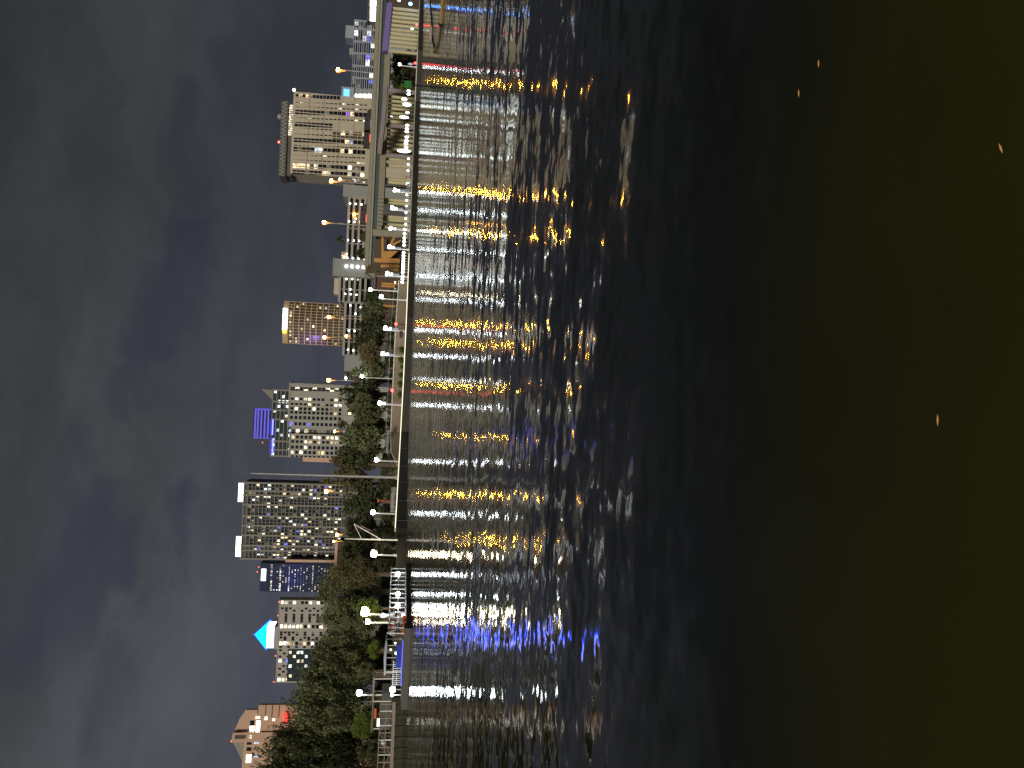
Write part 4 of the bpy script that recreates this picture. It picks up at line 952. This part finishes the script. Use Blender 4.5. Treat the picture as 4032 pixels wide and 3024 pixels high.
# low kiosk and lit shelf seen through the trees behind the pier
c = P(1480, 2815, 108); o = thing('park_kiosk', 'small lit kiosk with red awning under the big trees behind the pier', 'kiosk', (c.x - 2, 108, GZ))
MB().box(0, 5.2, 0, 2.5, 0, 1.3).build('counter', 'dark_grey', o); MB().box(-.2, 5.4, -.2, 2.7, 2.3, 2.5).build('roof', 'tarp', o)
for x in (.1, 5.0): MB().box(x, x + .12, 0, .12, 1.3, 2.3).build('post', 'white_paint', o)
MB().box(1.6, 2.9, -.25, .3, 1.9, 2.2).build('awning', 'orange_paint', o); MB().box(.5, 1.5, -.03, 0, 1.45, 1.75).build('lit_menu', 'win_bright', o)
c = P(1470, 2720, 106); o = thing('picnic_shelter', 'low picnic shelter with pale roof edge under the tree lamp', 'shelter', (c.x - 1.5, 106, GZ))
MB().box(0, 3.2, 0, 2.5, 2.3, 2.5).build('roof', 'wood_tan', o)
for x in (.1, 3.0):
    for y in (.1, 2.3): MB().box(x - .06, x + .06, y - .06, y + .06, 0, 2.3).build('post', 'white_paint', o)

# ------------------------------------------------------------------ people
def person(label, loc, rz, shirt, legs, sit=False, hat=False):
    o = thing('person', label, 'person', loc, rz)
    hip = .46 if sit else .92; J = []; E = []; Rr = []
    def j(x, y, z, r, par=None):
        J.append((x, y, z)); Rr.append(r); i = len(J) - 1
        if par is not None: E.append((par, i))
        return i
    pel = j(0, 0, hip + .03, .15); ch = j(0, .01, hip + .30, .15, pel); sh = j(0, 0, hip + .50, .13, ch); nk = j(0, -.01, hip + .60, .055, sh); hd = j(0, -.03, hip + .70, .085, nk); tp_ = j(0, -.02, hip + .80, .07, hd)
    for s in (-1, 1):
        if sit: kn = j(s * .12, -.42, hip, .07, j(s * .10, -.06, hip, .10, pel)); an = j(s * .12, -.44, .08, .045, kn); j(s * .12, -.60, .04, .04, an)
        else: kn = j(s * .12, -.05 * s, .50, .068, j(s * .10, 0, hip - .08, .10, pel)); an = j(s * .13, .06 * s, .08, .045, kn); j(s * .14, -.12 + .06 * s, .04, .04, an)
        el_ = j(s * .26, .02, hip + .22, .042, j(s * .20, 0, hip + .48, .06, sh)); wr = j(s * .25, -.10, hip + .02, .032, el_); pm = j(s * .25, -.13, hip - .06, .034, wr)
        for fi in range(4): j(s * .25 + (fi - 1.5) * .018, -.15 - .01 * (fi == 1), hip - .15 - .012 * (1.5 - abs(fi - 1.5)), .009, pm)
        j(s * .25 - s * .045, -.16, hip - .09, .010, pm)
    me = bpy.data.meshes.new('person_body'); me.from_pydata(J, E, []); me.update()
    b_ = bpy.data.objects.new('body', me); COL.objects.link(b_)
    md = b_.modifiers.new('skin', 'SKIN')
    for i, r in enumerate(Rr): me.skin_vertices[0].data[i].radius = (r, r * (.75 if i < 3 else 1))
    me.skin_vertices[0].data[0].use_root = True
    b_.modifiers.new('sub', 'SUBSURF').levels = 1
    dg = bpy.context.evaluated_depsgraph_get(); dg.update()
    nm = bpy.data.meshes.new_from_object(b_.evaluated_get(dg)); b_.modifiers.clear(); b_.data = nm
    nm.materials.clear()
    for q in ('skin', shirt, legs): nm.materials.append(M[q])
    for pl in nm.polygons:
        c = pl.center; pl.use_smooth = True
        arm = abs(c.x) > .215 and c.z < hip + .24 and c.z > hip - .3
        pl.material_index = 0 if (c.z > hip + .58 or (arm and c.z < hip + .06)) else (1 if c.z > hip + .04 and (not sit or c.y > -.2) else 2)
    b_.parent = o
    MB().lathe([(.075, -.10), (.105, -.03), (.10, .04), (.05, .10)], 10, (0, .005, hip + .79)).build('hair', 'hair' if not hat else 'shirt_white', o)
    f = MB()
    f.box(-.012, .012, -.135, -.105, hip + .69, hip + .73); f.build('nose', 'skin', o)
    for s in (-1, 1): MB().ball((s * .032, -.112, hip + .745), .011, 6).build('eye', 'hair', o); MB().ball((s * .09, -.02, hip + .72), .022, 6).build('ear', 'skin', o)
    MB().box(-.022, .022, -.118, -.108, hip + .655, hip + .663).build('mouth', 'shirt_red', o)
    return o
d = dwall(698) + 2.5; person('person in a red top standing on the riverwalk below the bridge', at_base(1610, 698, d), .4, 'shirt_red', 'trousers')
d = dwall(726) + 3; person('person in a white top standing near the person in red', at_base(1610, 727, d), -.5, 'shirt_white', 'trousers')
d = dwall(532) + 4; person('person in a white top by the globe lanterns below the ramp', at_base(1610, 532, d), .2, 'shirt_white', 'trousers')
c = P(1520, 2492, 95); person('person in white cap and white top standing behind the dock rail', (c.x, 95, .45), .3, 'shirt_white', 'trousers', hat=True)
c = P(1520, 2469, 97); person('person in a red top standing behind the dock by the kayak', (c.x, 97, .45), -.2, 'shirt_red', 'trousers')
c = P(1510, 2925, 92); pz = GZ + .05
bn = thing('park_bench', 'dark bench with a seated person behind the pier balustrade', 'bench', (c.x, 92, pz))
MB().box(-.9, .9, -.25, .25, .40, .45).build('seat', 'dark_metal', bn); MB().box(-.9, .9, .22, .27, .5, .95).build('backrest', 'dark_metal', bn)
for x in (-.75, .75): MB().box(x - .04, x + .04, -.2, .2, 0, .395).build('leg', 'dark_metal', bn)
person('person in a white top and dark trousers seated on the dark bench', (c.x, 92, pz), .3, 'shirt_white', 'trousers', sit=True)
mb = MB(); obox(mb, Vector((-52, 93.5, 0)), Vector((-30, 97, 0)), 24, -.5, .45)
tag(mb.build('lower_bank', 'soil'), kind='structure')
mb = MB(); obox(mb, Vector((-60, 90.5, 0)), Vector((-36, 92.5, 0)), 26, -.5, GZ + .04)
tag(mb.build('park_bank', 'soil'), kind='structure')

# ------------------------------------------------------------------ trees
def crown_mesh(seed, nclump, per, leaf, flat=1.0):
    r = random.Random(seed); v = []; f = []
    cl = []
    for k in range(nclump):
        while True:
            p_ = Vector((r.uniform(-1, 1), r.uniform(-1, 1), r.uniform(-1, 1)))
            if .25 < p_.length < 1: break
        p_ *= .78; cl.append((p_, r.uniform(.16, .36)))
    for p_, cr in cl:
        for k in range(per):
            dv_ = Vector((r.gauss(0, 1), r.gauss(0, 1), r.gauss(0, 1))).normalized() * cr * (r.random() ** .45)
            q_ = p_ + dv_
            a = Vector((r.gauss(0, 1), r.gauss(0, 1), r.gauss(0, .6))).normalized(); b_ = a.cross(Vector((r.gauss(0, 1), r.gauss(0, 1), r.gauss(0, 1)))).normalized()
            s = leaf * r.uniform(.6, 1.5); i = len(v)
            v += [tuple(q_ - a * s), tuple(q_ + b_ * s * .45), tuple(q_ + a * s), tuple(q_ - b_ * s * .45)]; f.append((i, i + 1, i + 2, i + 3))
    me = bpy.data.meshes.new('crown'); me.from_pydata(v, [], f); me.update(); return me, [c for c, _ in cl]
SMALL = [crown_mesh(10 + k, 30, 75, .085) for k in range(4)]
BIG = [crown_mesh(40 + k, 60, 170, .042) for k in range(3)]
def crown_with(me, m):
    key = me.name + m
    if key not in crown_with.c:
        c = me.copy(); c.materials.clear(); c.materials.append(M[m]); crown_with.c[key] = c
    return crown_with.c[key]
crown_with.c = {}
def tree(label, Yc, Xtop, Xcb, hw, d, leaf, group, big=False, name='broadleaf_tree', zb=GZ, lean=0.0):
    s = d / FPX; top = P(Xtop, Yc, d); bot = P(Xcb, Yc, d); rx = hw * s; rz_ = (top.z - bot.z) / 2; cz = (top.z + bot.z) / 2 - zb
    o = thing(name, label, 'tree', (bot.x, d, zb), 0, group)
    me, cl = rnd.choice(BIG if big else SMALL)
    c = put('crown', crown_with(me, leaf), o, (lean, 0, cz)); c.scale = (rx * 1.25, max(rx, rz_) * .8, rz_ * 1.08); c.rotation_euler.z = rnd.uniform(0, 6.28) if abs(rx - max(rx, rz_) * .8) < rx * .5 else rnd.choice((0, math.pi))
    mb = MB(); tr_ = max(.16, .035 * (cz + rz_))
    f1 = cz - rz_ * .45
    mb.tube([(0, 0, -.1), (lean * .3, 0, f1 * .5), (lean * .6, .1, f1)], [tr_ * 1.35, tr_, tr_ * .8], 8)
    for k in range(7):
        q_ = cl[(k * 3) % len(cl)]; e = Vector((q_.x * rx * .9 + lean, q_.y * rx * .7, cz + q_.z * rz_ * .8)); st = Vector((lean * .6, .1, f1 * (.82 + .18 * rnd.random())))
        md_ = st.lerp(e, .5) + Vector((0, 0, -.08 * rz_)); mb.tube([st, md_, e], [tr_ * .5, tr_ * .32, tr_ * .1], 6)
    mb.build('trunk', 'bark', o); return o
TG = 'dark trees behind the riverwalk'
TT = [(262, 1532, 1582, 48, 275, 'leaf_dark', 'small dark tree behind the near bridge columns beside the green sign'), (1176, 1428, 1510, 40, 215, 'leaf_dark', 'dark tree beside the yellowish park lamp'),
      (1225, 1412, 1530, 52, 210, 'leaf_mid', 'dark tree in front of the brown hall'), (1290, 1400, 1530, 55, 205, 'leaf_dark', 'dark tree below the round tower towards the bridge'),
      (1345, 1384, 1520, 50, 212, 'leaf_dark', 'dark tree under the violet edge of the round tower'), (1395, 1392, 1515, 48, 200, 'leaf_olive', 'olive tree before the garage end block'),
      (1450, 1388, 1525, 52, 207, 'leaf_mid', 'tree with a white lamp inside its crown'), (1500, 1362, 1520, 50, 215, 'leaf_olive', 'olive tree below the first pale slab corner'),
      (1552, 1340, 1515, 58, 205, 'leaf_dark', 'tall dark tree before the first pale slab'), (1612, 1352, 1525, 55, 200, 'leaf_mid', 'tree behind the tan wall below the first pale slab'),
      (1668, 1332, 1525, 56, 208, 'leaf_dark', 'dark tree below the gap of the pale slabs'), (1722, 1318, 1525, 58, 200, 'leaf_mid', 'tree behind the grey rowing boat'),
      (1775, 1300, 1520, 54, 205, 'leaf_dark', 'tall dark tree below the second pale slab'), (1828, 1272, 1500, 44, 215, 'leaf_olive', 'tall olive tree lit orange close to the mast'),
      (1885, 1270, 1470, 40, 240, 'leaf_olive', 'olive tree lit orange behind the mast'), (1975, 1348, 1512, 82, 180, 'leaf_dark', 'broad round dark tree past the mast'),
      (2078, 1352, 1500, 48, 185, 'leaf_dark', 'dark tree behind the davit pennant'), (2135, 1345, 1498, 46, 175, 'leaf_dark', 'dark tree behind the davit pole'), (2190, 1335, 1490, 46, 165, 'leaf_dark', 'dark tree above the round park lamp'),
      (232, 1534, 1590, 24, 290, 'leaf_dark', 'narrow dark tree between the near bridge columns and the upright light panel'), (305, 1528, 1592, 30, 292, 'leaf_dark', 'dark tree behind the green channel sign'), (335, 1532, 1592, 22, 296, 'leaf_dark', 'dark tree behind the tall yellowish bush'), (930, 1418, 1452, 26, 300, 'leaf_mid', 'small tree tops peeping over the bridge parapet'), (1003, 1400, 1446, 24, 300, 'leaf_dark', 'dark tree peeping over the bridge by the blank tower')]
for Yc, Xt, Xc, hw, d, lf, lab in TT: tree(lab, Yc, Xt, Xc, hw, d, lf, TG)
LG = 'big trees along the dock bank'
LT = [(2330, 1238, 1490, 100, 152, 'leaf_mid', 'big tree with greenish lit side, above the dock rail lights'), (2260, 1290, 1490, 55, 150, 'leaf_olive', 'thin olive tree between grid tower and big trees'), (2440, 1250, 1490, 75, 146, 'leaf_mid', 'big tree over the huge warm flood lamp'),
      (2560, 1222, 1480, 90, 146, 'leaf_mid', 'big tree in front of the perforated block'), (2655, 1165, 1475, 85, 142, 'leaf_mid', 'tall big tree covering the dark glass corner of the perforated block'), (2745, 1118, 1470, 75, 140, 'leaf_mid', 'tall big tree above the lamp in the leaves'),
      (2830, 1140, 1478, 75, 136, 'leaf_mid', 'dark big tree below the red sign'), (2890, 1050, 1475, 60, 138, 'leaf_mid', 'tall tree with ragged top in front of the salmon building'), (2960, 1002, 1478, 72, 134, 'leaf_mid', 'tallest dark tree at the salmon building corner'),
      (3035, 990, 1480, 75, 130, 'leaf_mid', 'big tree at the very edge of the view by the pier')]
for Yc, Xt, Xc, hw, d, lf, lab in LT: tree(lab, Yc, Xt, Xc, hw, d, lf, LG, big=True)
for Yc, Xt, Xc, hw, d, lf, lab in [(2395, 1400, 1500, 42, 124, 'leaf_bright', 'bright green bush tree lit by the huge flood lamp'), (2560, 1445, 1505, 45, 122, 'leaf_bright', 'bright green low tree behind the blue lit boat'), (2640, 1400, 1490, 50, 124, 'leaf_mid', 'low tree behind the boat canopy'),
                                   (2860, 1380, 1490, 55, 116, 'leaf_bright', 'bright green low tree behind the kiosk'), (2960, 1400, 1500, 60, 114, 'leaf_mid', 'low tree behind the seated person'), (2790, 1420, 1492, 40, 118, 'leaf_mid', 'low leafy tree beside the kiosk')]:
    tree(lab, Yc, Xt, Xc, hw, d, lf, 'low trees on the dock bank', big=True)
# bushes along the coping and by the columns
for Y, sz, lab in ((1378, 1.0, 'pale green bush on the walk, nearest the two lamp globes'), (1418, 1.1, 'pale green bush below the olive tree'), (1478, .9, 'pale green bush in the middle of the row'), (1512, 1.0, 'pale green bush nearer the red wall light'), (1555, 1.0, 'pale green bush just past the red wall light'), (1445, .7, 'smallest pale green bush of the row')):
    b0 = at_base(1590, Y, dwall(Y) + 2.2); o = thing('bush', lab, 'bush', b0, 0, 'bushes on the riverwalk')
    c = put('leaves', crown_with(SMALL[0][0], 'leaf_bright'), o, (0, 0, sz * .7)); c.scale = (sz * .9, sz * .9, sz * .8); MB().tube([(0, 0, 0), (0, 0, sz * .6)], .05, 6).build('stem', 'bark', o)
b0 = at_base(1600, 342, dwall(342) + 14); o = thing('bush', 'tall yellowish bush by the ramp beside the green sign', 'bush', b0); c = put('leaves', crown_with(SMALL[1][0], 'leaf_bright'), o, (0, 0, 2.6)); c.scale = (1.3, 1.3, 2.2); MB().tube([(0, 0, 0), (0, 0, 1.6)], .06, 6).build('stem', 'bark', o)
HG = 'dark hedges at the back of the riverwalk'
for Yc, Xt, Xb, hw, d, lab in ((262, 1556, 1618, 60, 296, 'dark hedge below the trees beside the green sign'), (330, 1560, 1618, 30, 298, 'short dark hedge behind the ramp end'), (1180, 1540, 1572, 70, 232, 'dark hedge before the brown hall'), (1310, 1510, 1566, 75, 230, 'dark hedge behind the red wall light pole'),
                           (1440, 1512, 1562, 70, 232, 'dark hedge under the olive trees'), (1570, 1508, 1560, 70, 230, 'dark hedge above the tan wall, middle part'), (1700, 1508, 1555, 70, 228, 'dark hedge above the tan wall by the rowing boat'), (1815, 1500, 1552, 60, 226, 'dark hedge before the tall mast'),
                           (1920, 1490, 1550, 60, 205, 'dark hedge under the broad round tree'), (2030, 1488, 1550, 60, 200, 'dark hedge behind the orange pole'), (2130, 1478, 1550, 60, 186, 'dark hedge at the davit foot'), (2225, 1472, 1550, 60, 172, 'dark hedge behind the round park lamp'),
                           (2320, 1466, 1550, 62, 162, 'dark hedge behind the dock rails'), (2420, 1466, 1548, 60, 160, 'dark hedge behind the huge flood lamp'), (2520, 1470, 1545, 62, 158, 'dark hedge behind the people on the dock'), (2620, 1466, 1540, 60, 156, 'dark hedge behind the boat canopy'),
                           (2720, 1462, 1538, 62, 154, 'dark hedge behind the picnic shelter'), (2820, 1460, 1535, 62, 152, 'dark hedge behind the lit kiosk'), (2920, 1458, 1530, 62, 150, 'dark hedge behind the bench'), (3010, 1456, 1528, 60, 148, 'dark hedge at the very edge of the view')):
    sc_ = d / FPX; bq = P(Xb, Yc, d); o = thing('hedge', lab, 'hedge', (bq.x, d, GZ), 0, HG); hh_ = max(1.5, P(Xt, Yc, d).z - GZ)
    c = put('leaves', crown_with(rnd.choice(SMALL)[0], 'leaf_dark'), o, (0, 0, hh_ * .48)); c.scale = (hw * sc_ * 1.35, 1.6, hh_ * .62); c.rotation_euler.z = rnd.choice((0, math.pi))
    MB().box(-hw * sc_, hw * sc_, -.2, .2, 0, hh_ * .55).build('stem', 'bark', o)
def palm(label, Yc, Xcrown, d, rr, zb=GZ, lf='leaf_dark', droop=1.0):
    cpt = P(Xcrown, Yc, d); o = thing('palm_tree', label, 'tree', (cpt.x, d, zb)); h = cpt.z - zb
    MB().tube([(0, 0, -.1), (.1, 0, h * .5), (0, 0, h)], [.26, .2, .17], 8).build('trunk', 'bark', o)
    mb = MB(); r = random.Random(int(Yc))
    for k in range(26):
        an = r.uniform(0, 6.28); up = r.uniform(-.3, .9); L = rr * r.uniform(.8, 1.1); prev = None; dirh = Vector((math.cos(an), math.sin(an), 0)); side = Vector((-math.sin(an), math.cos(an), 0))
        for q_ in range(8):
            f = q_ / 7; c = Vector((0, 0, h)) + dirh * L * f * (1 - .25 * f) + Vector((0, 0, L * (up * f - droop * 1.1 * f * f)))
            if prev is not None:
                wd = .34 * rr / 2 * math.sin(math.pi * min(1, f + .08))
                mb.face([prev, c, c + side * wd - Vector((0, 0, wd * .7))]); mb.face([prev, c, c - side * wd - Vector((0, 0, wd * .7))])
            prev = c
    mb.build('crown', lf, o)
palm('drooping dark palm at the bridge end beside the orange hoarding', 1066, 1442, 245, 3.6, lf='leaf_olive', droop=1.3); palm('tall thin palm above the parking garage roof', 942, 1330, 440, 3.6)

# orange lamp glints on the near water, made as small coloured flakes
for X, Y, L, rz_, lab in ((3145, 368, .026, .25, 'small painted orange glint beside another on the dark water'), (3223, 251, .024, .2, 'thin painted orange glint farther towards the bridge side'), (3941, 585, .025, .5, 'bright painted orange glint closest to the viewer'), (3692, 1655, .024, .15, 'slim painted orange glint alone on the olive water')):
    q_ = G(X, Y, .004); o = MB().plan([(-L, 0), (-L * .55, -L * .09), (L * .1, -L * .16), (L * .6, -L * .10), (L * 1.05, L * .03), (L * .5, L * .11), (-L * .1, L * .14), (-L * .6, L * .08)], 0, .0015).build('water_glint', 'glint_orange'); o.location = q_; o.rotation_euler = (0.5, 0.05, rz_)
    tag(o, lab, 'leaf', 'painted orange glints on the river')  # category 'leaf' here means the painted lamp glints, not leaves
